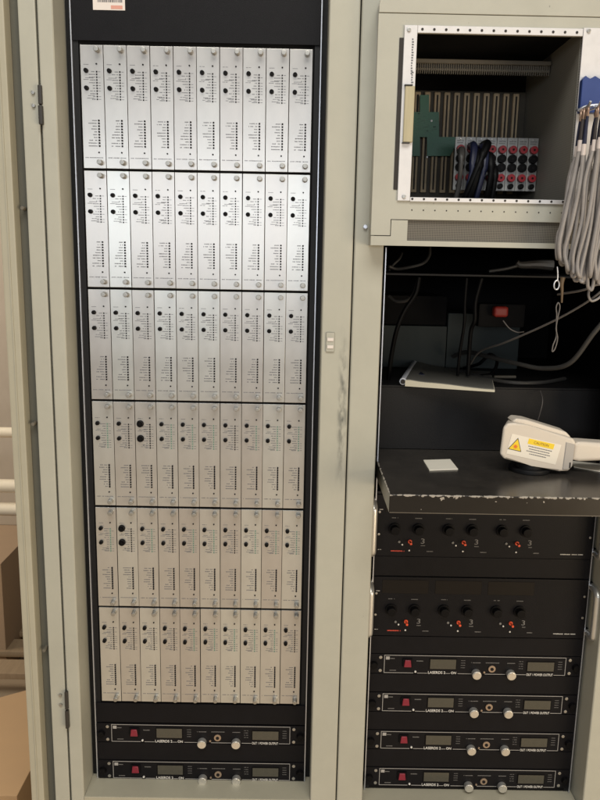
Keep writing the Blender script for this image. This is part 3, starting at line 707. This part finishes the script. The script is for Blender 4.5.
# narrow jack modules at the bottom of the cage
def build_jack():
    t = thing('jack_module', '', 'jack module', group='narrow jack modules in the card cage')
    bm = B(); box(bm, 0.0004, 0.0208, 0, 0.003, 0, 0.103, 0.0005, 1); obj('faceplate', bm, 'jackface', t)
    for z, m_, r in ((0.079, 'redjack', 0.0078), (0.0615, 'knob', 0.0084), (0.0445, 'knob', 0.0084), (0.0245, 'redjack', 0.0078), (0.0085, 'knob', 0.0052)):
        bm = B(); cyl(bm, (0.0106, -0.005, z), r, 0.012, seg=20, bev=0.0014); j = obj('jack', bm, m_, t)
        bm = B(); cyl(bm, (0.0106, -0.0113, z), r*0.28, 0.0008, seg=12); obj('jack_hole', bm, 'switch', j)
    bm = B(); script_line(bm, 0.004, 0.0175, 0.0955, 0.0016, -0.0003, random.Random(2)); script_line(bm, 0.004, 0.016, 0.0915, 0.0014, -0.0003, random.Random(4)); obj('silkscreen', bm, 'printd', t)
    bm = B(); cyl(bm, (0.0106, -0.001, 0.0995), 0.002, 0.003, seg=10, bev=0.0006); obj('screw', bm, 'dull', t)
    return t
J0 = build_jack()
for k in range(8):
    loc = (0.5030+k*0.02095, 0.100, 0.4270)
    lab = ['narrow jack module at the left end of the jack row, behind the dark connectors', 'second jack module from the left, half hidden behind the dark connectors',
           'third jack module from the left with red and black jacks, touching the dark connectors', 'fourth jack module from the left with red and black jacks', 'fifth jack module from the left with red and black jacks',
           'sixth jack module from the left with red and black jacks', 'seventh jack module from the left with red and black jacks', 'jack module with red and black jacks at the right end of the jack row'][k]
    if k == 0: J0.location = loc; J0['label'] = lab
    else: copy_thing(J0, loc, lab)
# dark leads plugged in at the left of the jacks
dl = [([(0.531, 0.085, 0.510), (0.530, 0.050, 0.505), (0.526, 0.030, 0.470), (0.520, 0.03, 0.430), (0.514, 0.04, 0.400), (0.512, 0.05, 0.3850)], 'navy', 0.0065, 'navy lead plugged into the top of the jack row at the left'),
      ([(0.548, 0.085, 0.505), (0.549, 0.045, 0.500), (0.548, 0.030, 0.468), (0.540, 0.03, 0.425), (0.535, 0.04, 0.395), (0.533, 0.05, 0.3850)], 'navy', 0.0070, 'thick navy lead just right of the other navy lead on the jacks'),
      ([(0.560, 0.085, 0.490), (0.561, 0.040, 0.485), (0.560, 0.025, 0.450), (0.557, 0.03, 0.415), (0.556, 0.05, 0.3850)], 'blackcable', 0.0068, 'black lead plugged in beside the red jacks'),
      ([(0.570, 0.085, 0.472), (0.572, 0.050, 0.466), (0.571, 0.035, 0.435), (0.568, 0.04, 0.400), (0.566, 0.05, 0.3850)], 'blackcable', 0.0060, 'black lead nearest to the rightmost jacks of the jack row'),
      ([(0.511, 0.085, 0.500), (0.509, 0.060, 0.498), (0.506, 0.045, 0.470), (0.505, 0.05, 0.430), (0.498, 0.06, 0.3850)], 'darkgrey', 0.0060, 'dark grey lead plugged in at the far left of the jack row')]
dl += [([(0.538, 0.085, 0.492), (0.540, 0.040, 0.488), (0.533, 0.022, 0.450), (0.524, 0.028, 0.410), (0.520, 0.045, 0.3850)], 'blackcable', 0.0085, 'thick black lead between the two navy leads on the jacks'),
       ([(0.556, 0.085, 0.512), (0.556, 0.050, 0.510), (0.545, 0.030, 0.490), (0.530, 0.020, 0.455), (0.516, 0.025, 0.415), (0.506, 0.045, 0.3850)], 'blackcable', 0.0070, 'black lead crossing in front of the navy leads towards the lower left')]
for pts, m_, r, lab in dl:
    bm = B(); tube(bm, pts, r, 10, 6, rf=lambda t, r=r: r*(1.15 if t < 0.45 else 0.8))
    t = tag(obj('patch_lead', bm, m_), lab, 'lead', 'dark leads plugged into the jacks')

# ------------------------------------------------------------------ blue holder and hanging grey leads
bm = B()
zig = [(0.6708, 0.5400), (0.6708, 0.5935), (0.676, 0.600), (0.6835, 0.5935), (0.692, 0.6000), (0.700, 0.5935), (0.709, 0.600), (0.717, 0.5935), (0.724, 0.600), (0.724, 0.5400)]
prism(bm, zig, -0.118, -0.1046, 0.001, 1)
bh = thing('cable_holder', 'blue plastic cable holder on the white strip above the hanging grey leads', 'cable holder', (0.697, -0.11, 0.54))
P(obj('holder_plate', bm, 'blue'), bh)
for x in (0.667, 0.684, 0.702, 0.718):
    bm = B(); tube(bm, [(x, -0.112, 0.545), (x, -0.135, 0.5425), (x, -0.165, 0.5415), (x, -0.175, 0.547)], 0.0022, 8, 5)
    P(obj('hook', bm, 'alu'), bh)
bm = B(); tube(bm, [(0.660, -0.141, 0.5385), (0.668, -0.146, 0.5435), (0.690, -0.148, 0.547), (0.712, -0.146, 0.545), (0.728, -0.141, 0.539)], 0.0024, 8, 5); P(obj('hook_bar', bm, 'alu'), bh)

rl_ = random.Random(31)
leads = [  # top x, depth, bottom x, bottom z, swing x
    (0.6600, -0.150, 0.6415, 0.290, 0.6440), (0.6615, -0.160, 0.6470, 0.272, 0.6485), (0.6640, -0.145, 0.6530, 0.264, 0.6545),
    (0.6665, -0.165, 0.6560, 0.258, 0.6590), (0.6690, -0.150, 0.6630, 0.254, 0.6640), (0.6800, -0.172, 0.6650, 0.256, 0.6720),
    (0.6820, -0.160, 0.6690, 0.250, 0.6760), (0.6845, -0.150, 0.6760, 0.254, 0.6800), (0.6870, -0.178, 0.6720, 0.247, 0.6800),
    (0.6890, -0.165, 0.6810, 0.252, 0.6850), (0.7030, -0.155, 0.6900, 0.240, 0.6960), (0.7050, -0.175, 0.6930, 0.250, 0.6990),
    (0.7080, -0.160, 0.7000, 0.236, 0.7030), (0.7140, -0.170, 0.7060, 0.244, 0.7100), (0.7190, -0.160, 0.7140, 0.240, 0.7180)]
posw = ['far left of the bunch', 'second from the left edge of the bunch', 'third from the left edge of the bunch', 'fourth from the left edge of the bunch', 'fifth from the left edge of the bunch',
        'sixth from the left edge of the bunch', 'seventh from the left edge of the bunch', 'in the middle of the bunch', 'just right of the middle of the bunch', 'sixth from the right edge of the bunch', 'fifth from the right edge of the bunch', 'fourth from the right edge of the bunch', 'third from the right edge of the bunch', 'second from the right edge of the bunch', 'far right of the bunch']
for i, (xt, yd, xb, zb, xm) in enumerate(leads):
    t = thing('test_lead', 'grey test lead hanging from the blue holder, ' + posw[i], 'test lead', (xt, yd, 0.54), group='grey test leads hanging from the blue holder')
    zt = 0.532 + rl_.uniform(-.004, .004); r = rl_.uniform(0.0026, 0.0040)
    j1, j2 = rl_.uniform(-.0045, .0045), rl_.uniform(-.0045, .0045)
    # two strands of each folded lead, meeting in a bight at the bottom
    zs = 0.470 + rl_.uniform(-.008, .006)
    w = rl_.uniform(0.002, 0.0065); zb += rl_.uniform(0.0, 0.020)
    path = [(xt-0.001, yd, zs), (xt*0.45+xm*0.55-w*0.5+j1, yd-0.001, 0.42), (xm-w*0.6, yd-0.002, 0.355), (xb-w, yd-0.001, zb+0.035), (xb-w*.55, yd, zb+0.008), (xb+0.001, yd+0.002, zb),
            (xb+w*0.9, yd+0.004, zb+0.010), (xm+w, yd+0.006, 0.345), (xt*0.5+xm*0.5+w*.8+j2, yd+0.006, 0.42), (xt+0.0025, yd+0.006, zs)]
    path = [path[0]] + [(a+rl_.uniform(-.0022, .0022), b_+rl_.uniform(-.003, .003), c+rl_.uniform(-.004, .004)) for a, b_, c in path[1:-1]] + [path[-1]]
    bm = B(); tube(bm, path, r, 10, 7); P(obj('cable', bm, 'greycable'), t)
    bm = B(); tube(bm, [(xt-0.001, yd, zs-0.002), (xt-0.0005, yd, zs+0.016)], r*1.12, 10, smooth=False)
    P(obj('heat_shrink', bm, 'shrink'), t)
    bm = B(); tube(bm, [(xt-0.0005, yd, zs+0.016), (xt, yd, zs+0.038), (xt+0.001, yd, zt-0.008)], r*1.0, 10, 4, rf=lambda q, r=r: r*(1.05-0.35*q))
    P(obj('boot', bm, 'boot' if i % 3 else 'navy'), t)
    bm = B(); tube(bm, [(xt+0.001, yd, zt-0.008), (xt+0.001, yd-0.002, zt+0.003), (xt+0.003, yd+0.004, zt+0.0095), (xt+0.005, yd+0.012, zt+0.004)], 0.0020, 8, 5); P(obj('tip', bm, 'copper'), t)

# ring, brown plug and loose cords below the bunch
def ringpts(cx, cy, cz, rx, rz, n=20, a0=0, a1=360): return [(cx+rx*math.cos(math.radians(a0+(a1-a0)*k/n)), cy, cz+rz*math.sin(math.radians(a0+(a1-a0)*k/n))) for k in range(n+1)]
bm = B(); tube(bm, ringpts(0.6445, -0.150, 0.2485, 0.0045, 0.0078), 0.0013, 8, 2)
tube(bm, [(0.6455, -0.150, 0.2560), (0.6450, -0.150, 0.268), (0.6430, -0.150, 0.280)], 0.0012, 6, 4)
tag(obj('metal_ring', bm, 'alu'), 'small bright metal ring hanging below the leftmost grey lead', 'ring')
bm = B(); tube(bm, [(0.6545, -0.150, 0.262), (0.6535, -0.150, 0.250), (0.6550, -0.150, 0.238), (0.6560, -0.150, 0.218)], 0.003, 10, 5, rf=lambda q: 0.0042-0.0026*q)
tag(obj('banana_plug', bm, mat('brown_plug', (0.10, 0.065, 0.035), 0.5)), 'small brown plug hanging just right of the metal ring', 'plug')
bm = B(); tube(bm, [(0.6490, -0.150, 0.198), (0.6470, -0.150, 0.210), (0.6500, -0.150, 0.218), (0.6535, -0.150, 0.210), (0.6510, -0.150, 0.190), (0.6500, -0.150, 0.172), (0.6540, -0.150, 0.155), (0.6510, -0.150, 0.137), (0.6465, -0.150, 0.132), (0.6470, -0.150, 0.143), (0.6520, -0.148, 0.158), (0.6505, -0.148, 0.178), (0.6490, -0.150, 0.198)], 0.0011, 7, 6)
tag(obj('cord_loop', bm, 'thincable'), 'thin grey twisted cord loop hanging below the metal ring', 'cord')
bm = B(); tube(bm, [(0.7480, -0.14, 0.262), (0.7210, -0.14, 0.233), (0.6960, -0.11, 0.205), (0.6600, -0.06, 0.171), (0.6150, 0.04, 0.126), (0.595, 0.16, 0.092), (0.592, 0.24, 0.050)], 0.0021, 8, 8)
tag(obj('grey_cord', bm, 'thincable'), 'thin grey cord running diagonally down to the left into the rack', 'cord')
bm = B(); tube(bm, [(0.700, 0.0, 0.226), (0.706, -0.11, 0.2390), (0.718, -0.14, 0.2500), (0.730, -0.14, 0.2480), (0.727, -0.14, 0.2300), (0.7130, -0.14, 0.2215), (0.7060, -0.14, 0.2300), (0.7095, -0.13, 0.2420)], 0.0022, 8, 8)
tag(obj('cable_loop', bm, 'greycable'), 'pale grey cable loop at the right edge under the bunch of grey leads', 'cable')
bm = B(); tube(bm, [(0.800, -0.05, 0.215), (0.765, -0.03, 0.155), (0.735, 0.0, 0.092), (0.700, 0.05, 0.073), (0.660, 0.10, 0.075), (0.620, 0.18, 0.078), (0.590, 0.26, 0.078), (0.570, 0.32, 0.06)], 0.0048, 10, 8)
tag(obj('power_cable', bm, 'darkgrey'), 'thick dark grey cable curving across the compartment beside the book', 'cable')
bm = B(); tube(bm, [(0.6075, 0.04, 0.170), (0.6200, 0.035, 0.155), (0.6350, 0.03, 0.148), (0.645, 0.02, 0.150)], 0.0012, 6, 6)
tag(obj('cord_end', bm, 'thincable'), 'short loose end of grey cord crossing behind the twisted loop', 'cord')

# ------------------------------------------------------------------ things inside the book compartment
ps = thing('power_supply_case', 'grey green metal case at the back of the compartment, behind the book', 'case', (0.55, 0.42, 0.024))
bm = B(); box(bm, 0.385, 0.560, 0.36, 0.55, 0.0245, 0.128, 0.003); P(obj('case_body', bm, 'teal'), ps)
bm = B(); box(bm, 0.562, 0.740, 0.365, 0.55, 0.0245, 0.160, 0.003); P(obj('case_body', bm, 'teal'), ps)
bm = B(); box(bm, 0.386, 0.559, 0.372, 0.55, 0.129, 0.200, 0.003); P(obj('case_top', bm, 'inner'), ps)
pa = thing('power_adapter', 'black power adapter with a small red switch above the grey case', 'adapter', (0.64, 0.22, 0.15))
bm = B(); box(bm, 0.596, 0.700, 0.200, 0.245, 0.142, 0.194, 0.005); P(obj('adapter_body', bm, 'inner'), pa)
bm = B(); box(bm, 0.624, 0.656, 0.1750, 0.1995, 0.166, 0.190, 0.008, 4); P(obj('red_switch', bm, mat('dull_red_switch', (0.26, 0.022, 0.016), 0.5)), pa)
for pts, r, lab in (([(0.452, 0.15, 0.250), (0.446, 0.15, 0.215), (0.425, 0.15, 0.180), (0.410, 0.15, 0.140), (0.402, 0.16, 0.085), (0.398, 0.17, 0.0245)], 0.0050, 'black cable hanging down at the left side of the book compartment'),
                    ([(0.556, 0.16, 0.250), (0.555, 0.16, 0.200), (0.5565, 0.16, 0.150), (0.553, 0.17, 0.090), (0.553, 0.18, 0.035)], 0.0034, 'thin black cable hanging in front of the grey case, left of the adapter'),
                    ([(0.588, 0.16, 0.250), (0.578, 0.16, 0.200), (0.579, 0.16, 0.160), (0.574, 0.17, 0.130), (0.576, 0.18, 0.035)], 0.0046, 'black cable hanging in front of the grey case, nearest the adapter')):
    bm = B(); tube(bm, pts, r, 10, 8); tag(obj('black_cable', bm, 'blackcable'), lab, 'cable', 'black cables hanging in the book compartment')
for pts, r, m_, lab in (([(0.560, 0.30, 0.032), (0.590, 0.24, 0.031), (0.620, 0.17, 0.030), (0.665, 0.13, 0.029), (0.730, 0.14, 0.029), (0.800, 0.20, 0.029)], 0.0045, 'darkgrey', 'dark grey cable lying in an arc on the shelf right of the book'),
                    ([(0.600, 0.33, 0.030), (0.622, 0.27, 0.050), (0.640, 0.25, 0.075), (0.655, 0.24, 0.060), (0.640, 0.22, 0.035), (0.610, 0.21, 0.030)], 0.0038, 'blackcable', 'black cable coiled in front of the adapter on the shelf'),
                    ([(0.395, 0.20, 0.2060), (0.410, 0.19, 0.1960), (0.432, 0.18, 0.1990), (0.446, 0.17, 0.2150), (0.452, 0.16, 0.245)], 0.0040, 'darkgrey', 'short dark cable bending near the top left of the book compartment')):
    bm = B(); tube(bm, pts, r, 10, 8); tag(obj('shelf_cable', bm, m_), lab, 'cable', 'cables around the book')
# loose cables on the upper shelf
for pts, r, m_, lab in (([(0.384, 0.13, 0.272), (0.402, 0.14, 0.2665), (0.430, 0.16, 0.2700), (0.462, 0.17, 0.2790), (0.478, 0.19, 0.295), (0.482, 0.21, 0.315)], 0.0032, 'darkgrey', 'dark grey cable looping over the left end of the upper shelf'),
                        ([(0.386, 0.14, 0.2632), (0.396, 0.15, 0.275), (0.410, 0.16, 0.2880), (0.420, 0.20, 0.300)], 0.0022, 'darkgrey', 'short cable rising from the left end of the upper shelf'),
                        ([(0.600, 0.15, 0.2650), (0.635, 0.15, 0.2710), (0.660, 0.15, 0.2780)], 0.0036, 'darkgrey', 'dark grey cable lying on the right part of the upper shelf')):
    bm = B(); tube(bm, pts, r, 10, 8); tag(obj('loose_cable', bm, m_), lab, 'cable', 'loose cables on the upper shelf')
bm = B(); tube(bm, [(0.658, 0.15, 0.2850), (0.668, 0.15, 0.2800), (0.700, 0.15, 0.2815), (0.735, 0.15, 0.2800)], 0.007, 10, 6, rf=lambda q: 0.0055+0.006*q)
tag(obj('cable_bag', bm, mat('crumpled_grey_plastic', (0.07, 0.065, 0.06), 0.35, bump=0.8, bscale=80, var=0.3)), 'crumpled grey plastic sleeve on the right end of the upper shelf', 'sleeve')

# book lying on the shelf, its front edge over the lip
bk = thing('bound_book', 'grey comb-bound book lying on the black shelf with pale page edges', 'book', (0.53, 0.16, 0.0265), rot=(0, 0, 0))
def hexa(bm, quad, z0, z1, bev=0.0):
    a = [bm.verts.new((x, y, z0)) for x, y in quad]; b_ = [bm.verts.new((x, y, z1)) for x, y in quad]
    fs = [bm.faces.new(a[::-1]), bm.faces.new(b_)]
    for i in range(4):
        j = (i+1) % 4; fs.append(bm.faces.new((a[i], a[j], b_[j], b_[i])))
    if bev: bmesh.ops.bevel(bm, geom=list({e for f in fs for e in f.edges}), offset=bev, segments=2, profile=0.6, affect='EDGES')
bq = [(0.4230, 0.086), (0.5990, 0.034), (0.6480, 0.262), (0.4860, 0.350)]
def soft_sheet(bm, quad, zlo, zhi, n=18, m=10):
    """closed slab over a quad whose lower and upper heights are functions of (u, v)"""
    a, b_, c, d = [Vector((x, y, 0)) for x, y in quad]; top, bot = [], []
    for i in range(n+1):
        u = i/n; rt, rb2 = [], []
        for k in range(m+1):
            v = k/m; p = (a*(1-u)+b_*u)*(1-v) + (d*(1-u)+c*u)*v
            rt.append(bm.verts.new((p.x, p.y, zhi(u, v)))); rb2.append(bm.verts.new((p.x, p.y, zlo(u, v))))
        top.append(rt); bot.append(rb2)
    for i in range(n):
        for k in range(m):
            bm.faces.new((top[i][k], top[i+1][k], top[i+1][k+1], top[i][k+1])); bm.faces.new((bot[i][k], bot[i][k+1], bot[i+1][k+1], bot[i+1][k]))
        bm.faces.new((bot[i][0], bot[i+1][0], top[i+1][0], top[i][0])); bm.faces.new((bot[i+1][m], bot[i][m], top[i][m], top[i+1][m]))
    for k in range(m):
        bm.faces.new((bot[0][k+1], bot[0][k], top[0][k], top[0][k+1])); bm.faces.new((bot[n][k], bot[n][k+1], top[n][k+1], top[n][k]))
zc = lambda u, v: 0.0335 + 0.0022*math.sin(u*5.2+v*1.5) + 0.0045*math.exp(-((u-0.02)/0.12)**2) - 0.002*u
bm = B(); soft_sheet(bm, bq, lambda u, v: 0.0245, lambda u, v: zc(u, v)-0.0003); P(obj('pages', bm, 'pages'), bk)
bm = B(); soft_sheet(bm, [(0.4215, 0.0905), (0.5985, 0.0390), (0.6475, 0.263), (0.4850, 0.352)], zc, lambda u, v: zc(u, v)+0.0012); P(obj('cover', bm, 'bookgrey'), bk)
bm = B(); tube(bm, [(0.4190, 0.090, 0.034), (0.4830, 0.352, 0.036)], 0.0075, 14, smooth=False); sp_ = P(obj('spine', bm, 'spine'), bk)
bm = B(); tube(bm, [(0.4188, 0.0893, 0.034), (0.4180, 0.0860, 0.0339)], 0.0048, 12, smooth=False); obj('spine_end', bm, 'slot', bk).location = -bk.location
bm = B(); box(bm, 0.463, 0.476, 0.16, 0.20, 0.0372, 0.0385); P(obj('ink_mark', bm, 'navy'), bk)
bm = B(); tube(bm, [(0.640, 0.200, 0.030), (0.690, 0.205, 0.030)], 0.0035, 10, smooth=False); tag(obj('pen', bm, 'railtan'), 'short pale pen lying on the shelf just right of the book', 'pen')

# ------------------------------------------------------------------ things on the slab
ZS = -0.115
o = obj('white_card', (lambda b: (hexa(b, [(0.4550, -0.0690), (0.5130, -0.0580), (0.5120, 0.0140), (0.4550, 0.0035)], ZS+0.0003, ZS+0.0024, 0.0004), b)[1])(B()), 'paperw')
tag(o, 'small white card lying on the black slab', 'card')
o = obj('paper_note', (lambda b: (hexa(b, [(0.7520, -0.0250), (0.8200, -0.0750), (0.8180, 0.0), (0.7600, 0.020)], ZS+0.0003, ZS+0.0016), b)[1])(B()), 'paperw')
tag(o, 'cream paper lying on the slab under the scanner handle', 'paper')
# hand-held laser scanner: local frame, x along the head, front label face towards -y
sc = thing('laser_scanner', 'pale plastic hand-held laser scanner with yellow warning label lying on the slab', 'scanner', (0.658, -0.062, -0.115))
YH = -0.082
def W2(pts): return pts
head = [(0.5868, -0.0760), (0.5895, -0.0240), (0.5960, -0.0150), (0.6120, -0.0135), (0.6360, -0.0180), (0.7240, -0.0420), (0.7300, -0.0500), (0.7275, -0.0980), (0.7200, -0.1068), (0.7020, -0.1080), (0.6480, -0.0975), (0.5950, -0.0850)]
bm = B(); prism(bm, head, YH, YH+0.058, 0.0052, 4)
for v in bm.verts:
    q_ = max(0.0, (v.co.y-YH-0.006)/0.052)
    if v.co.x < 0.64: v.co.x += q_*0.020*(0.64-v.co.x)/0.05
    v.co.z += q_*0.004*(-1 if v.co.z > -0.06 else 0.5)
P(obj('head', bm, 'device', None), sc)
bm = B(); prism(bm, [(0.6080, -0.0150), (0.6160, -0.0080), (0.6360, -0.0100), (0.7150, -0.0330), (0.7260, -0.0440), (0.7100, -0.0440), (0.6300, -0.0240)], YH+0.014, YH+0.052, 0.004, 3); P(obj('top_shell', bm, 'device'), sc)
bm = B(); prism(bm, [(0.7305, -0.0520), (0.7400, -0.0500), (0.8200, -0.0545), (0.8220, -0.0850), (0.7420, -0.0905), (0.7285, -0.0870)], YH+0.008, YH+0.046, 0.008, 4); P(obj('handle', bm, 'device'), sc)
bm = B(); prism(bm, [(0.7105, -0.0490), (0.7280, -0.0535), (0.7262, -0.0965), (0.7190, -0.1035), (0.7080, -0.1035)], YH-0.0016, YH+0.004, 0.001, 1); ec = P(obj('end_cap', bm, 'devgrey'), sc)
bm = B(); box(bm, 0.7200, 0.7225, YH-0.0025, YH-0.0017, -0.1000, -0.0890); o_ = obj('catch', bm, 'slot', ec)
bm = B(); cyl(bm, (0.655, YH+0.032, -0.1105), 0.040, 0.0085, axis='z', seg=36, bev=0.002); P(obj('rubber_base', bm, 'rail'), sc)
bm = B(); cyl(bm, (0.655, YH+0.032, -0.1030), 0.030, 0.0120, axis='z', seg=36, bev=0.002); P(obj('stand_neck', bm, 'rail'), sc)
# label on the head (rotated with the head, about -12 degrees)
th = math.radians(-12.0); ca, sa = math.cos(th), math.sin(th); ox, oz = 0.6000, -0.0640
def LP(u, v): return (ox+u*ca-v*sa, oz+u*sa+v*ca)
def lab_poly(pts, y, m_, name, parent=None):
    bm = B(); prism(bm, [LP(*p) for p in pts], y-0.0002, y)
    o = obj(name, bm, m_)
    if parent: o.parent = parent; o.location = (0, 0, 0)
    else: P(o, sc)
    return o
YL = YH-0.0003
wl = lab_poly([(0.000, -0.0100), (0.0980, -0.0100), (0.0980, 0.0300), (0.000, 0.0300)], YL, 'lime', 'warning_label')
def on_label(pts, y, m_, name): return lab_poly(pts, y, m_, name, wl)
on_label([(0.0000, -0.0005), (0.0270, -0.0005), (0.0135, 0.0250)], YL-0.0003, 'printd', 'triangle_border')
on_label([(0.0020, 0.0008), (0.0250, 0.0008), (0.0135, 0.0222)], YL-0.0006, 'yellow', 'warning_triangle')
bm = B(); c_ = LP(0.0130, 0.0075); cyl(bm, (c_[0], YL-0.0010, c_[1]), 0.0030, 0.0005, seg=14)
for k in range(8):
    a = k*math.pi/4; box(bm, c_[0]+0.0042*math.cos(a)-0.0005, c_[0]+0.0042*math.cos(a)+0.0005, YL-0.0012, YL-0.0009, c_[1]+0.0042*math.sin(a)-0.0005, c_[1]+0.0042*math.sin(a)+0.0005)
obj('burst_symbol', bm, 'orangedot', wl)
on_label([(0.0340, 0.0180), (0.0850, 0.0180), (0.0850, 0.0285), (0.0340, 0.0285)], YL-0.0003, 'yellow', 'yellow_band')
bm = B(); q = LP(0.0455, 0.0208); text_bm(bm, 'CAUTION', q[0], q[1], 0.0052, YL-0.0007, 0.029, rot=th)
obj('band_lettering', bm, mat('brown_print', (0.28, 0.13, 0.02), 0.6), wl)
bm = B()
for r_, (a, b_) in enumerate(((0.037, 0.082), (0.040, 0.079), (0.036, 0.083), (0.043, 0.076))):
    u = a
    while u < b_:
        w = rnd.uniform(.0010, .0024); q = [LP(u, 0.0130-r_*0.0048), LP(u+w, 0.0130-r_*0.0048), LP(u+w, 0.0148-r_*0.0048), LP(u, 0.0148-r_*0.0048)]
        prism(bm, q, YL-0.0005, YL-0.0003); u += w+0.0007
obj('label_text', bm, 'printg', wl)
bm = B(); tube(bm, [(0.700, 0.094, -0.110), (0.702, 0.070, -0.05), (0.707, 0.06, 0.0), (0.712, 0.094, 0.019)], 0.0009, 6, 8)
tag(obj('thin_wire', bm, 'thincable'), 'hair-thin grey wire rising behind the scanner', 'wire')

# ------------------------------------------------------------------ warehouse goods seen past the door at the left
bm = B(); box(bm, -2.2, -0.90, 2.30, 2.36, -0.62, 1.6, 0.004); tag(obj('plywood_sheet', bm, 'pink'), 'pale pinkish plywood sheet standing behind the folded door at the left edge', 'plywood')
bm = B(); box(bm, -2.2, -0.90, 2.20, 2.29, -1.10, -0.625, 0.01); tag(obj('wooden_crate', bm, 'pink'), 'tan wooden crate under the plywood sheet', 'crate')
for z, r, x1, lab in ((-0.40, 0.020, -0.80, 'uppermost of the pale foam rolls at the left edge'), (-0.615, 0.026, -0.80, 'middle pale foam roll at the left edge'), (-0.71, 0.026, -0.80, 'lowest pale foam roll at the left edge')):
    bm = B(); cyl(bm, (-1.4, 1.35, z), r, 1.2, axis='x', seg=20, bev=0.004); tag(obj('foam_roll', bm, 'pale'), lab, 'roll', 'pale foam rolls at the left edge')
ct = thing('cardboard_box', 'brown cardboard box standing behind the door at the left edge', 'box', (-0.95, 0.98, -1.10))
bm = B(); box(bm, -1.20, -0.745, 0.80, 1.15, -1.095, -0.700, 0.004); P(obj('carton', bm, 'carton'), ct)
bm = B(); box(bm, -0.98, -0.93, 0.797, 0.7995, -1.0, -0.699); P(obj('tape', bm, 'pale'), ct)
ct2 = thing('cardboard_box', 'orange cardboard box on the floor at the lower left corner', 'box', (-0.62, 0.25, -1.10), rot=(0, 0, 0))
bm = B(); hexa(bm, [(-0.98, 0.10), (-0.45, 0.10), (-0.45, 0.62), (-0.98, 0.30)], -1.095, -0.98, 0.004); P(obj('carton', bm, 'carton2'), ct2)
pl = thing('wooden_pallet', 'weathered wooden pallet on the floor behind the cardboard boxes', 'pallet', (-0.9, 0.7, -1.10))
for k in range(5):
    bm = B(); box(bm, -1.5, -0.46, 0.66+k*0.13, 0.66+k*0.13+0.085, -1.022, -1.002, 0.003); P(obj('deck_board', bm, 'pallet'), pl)
for x in (-1.48, -1.0, -0.54):
    bm = B(); box(bm, x, x+0.07, 0.66, 1.27, -1.099, -1.0225, 0.003); P(obj('stringer', bm, 'pallet'), pl)
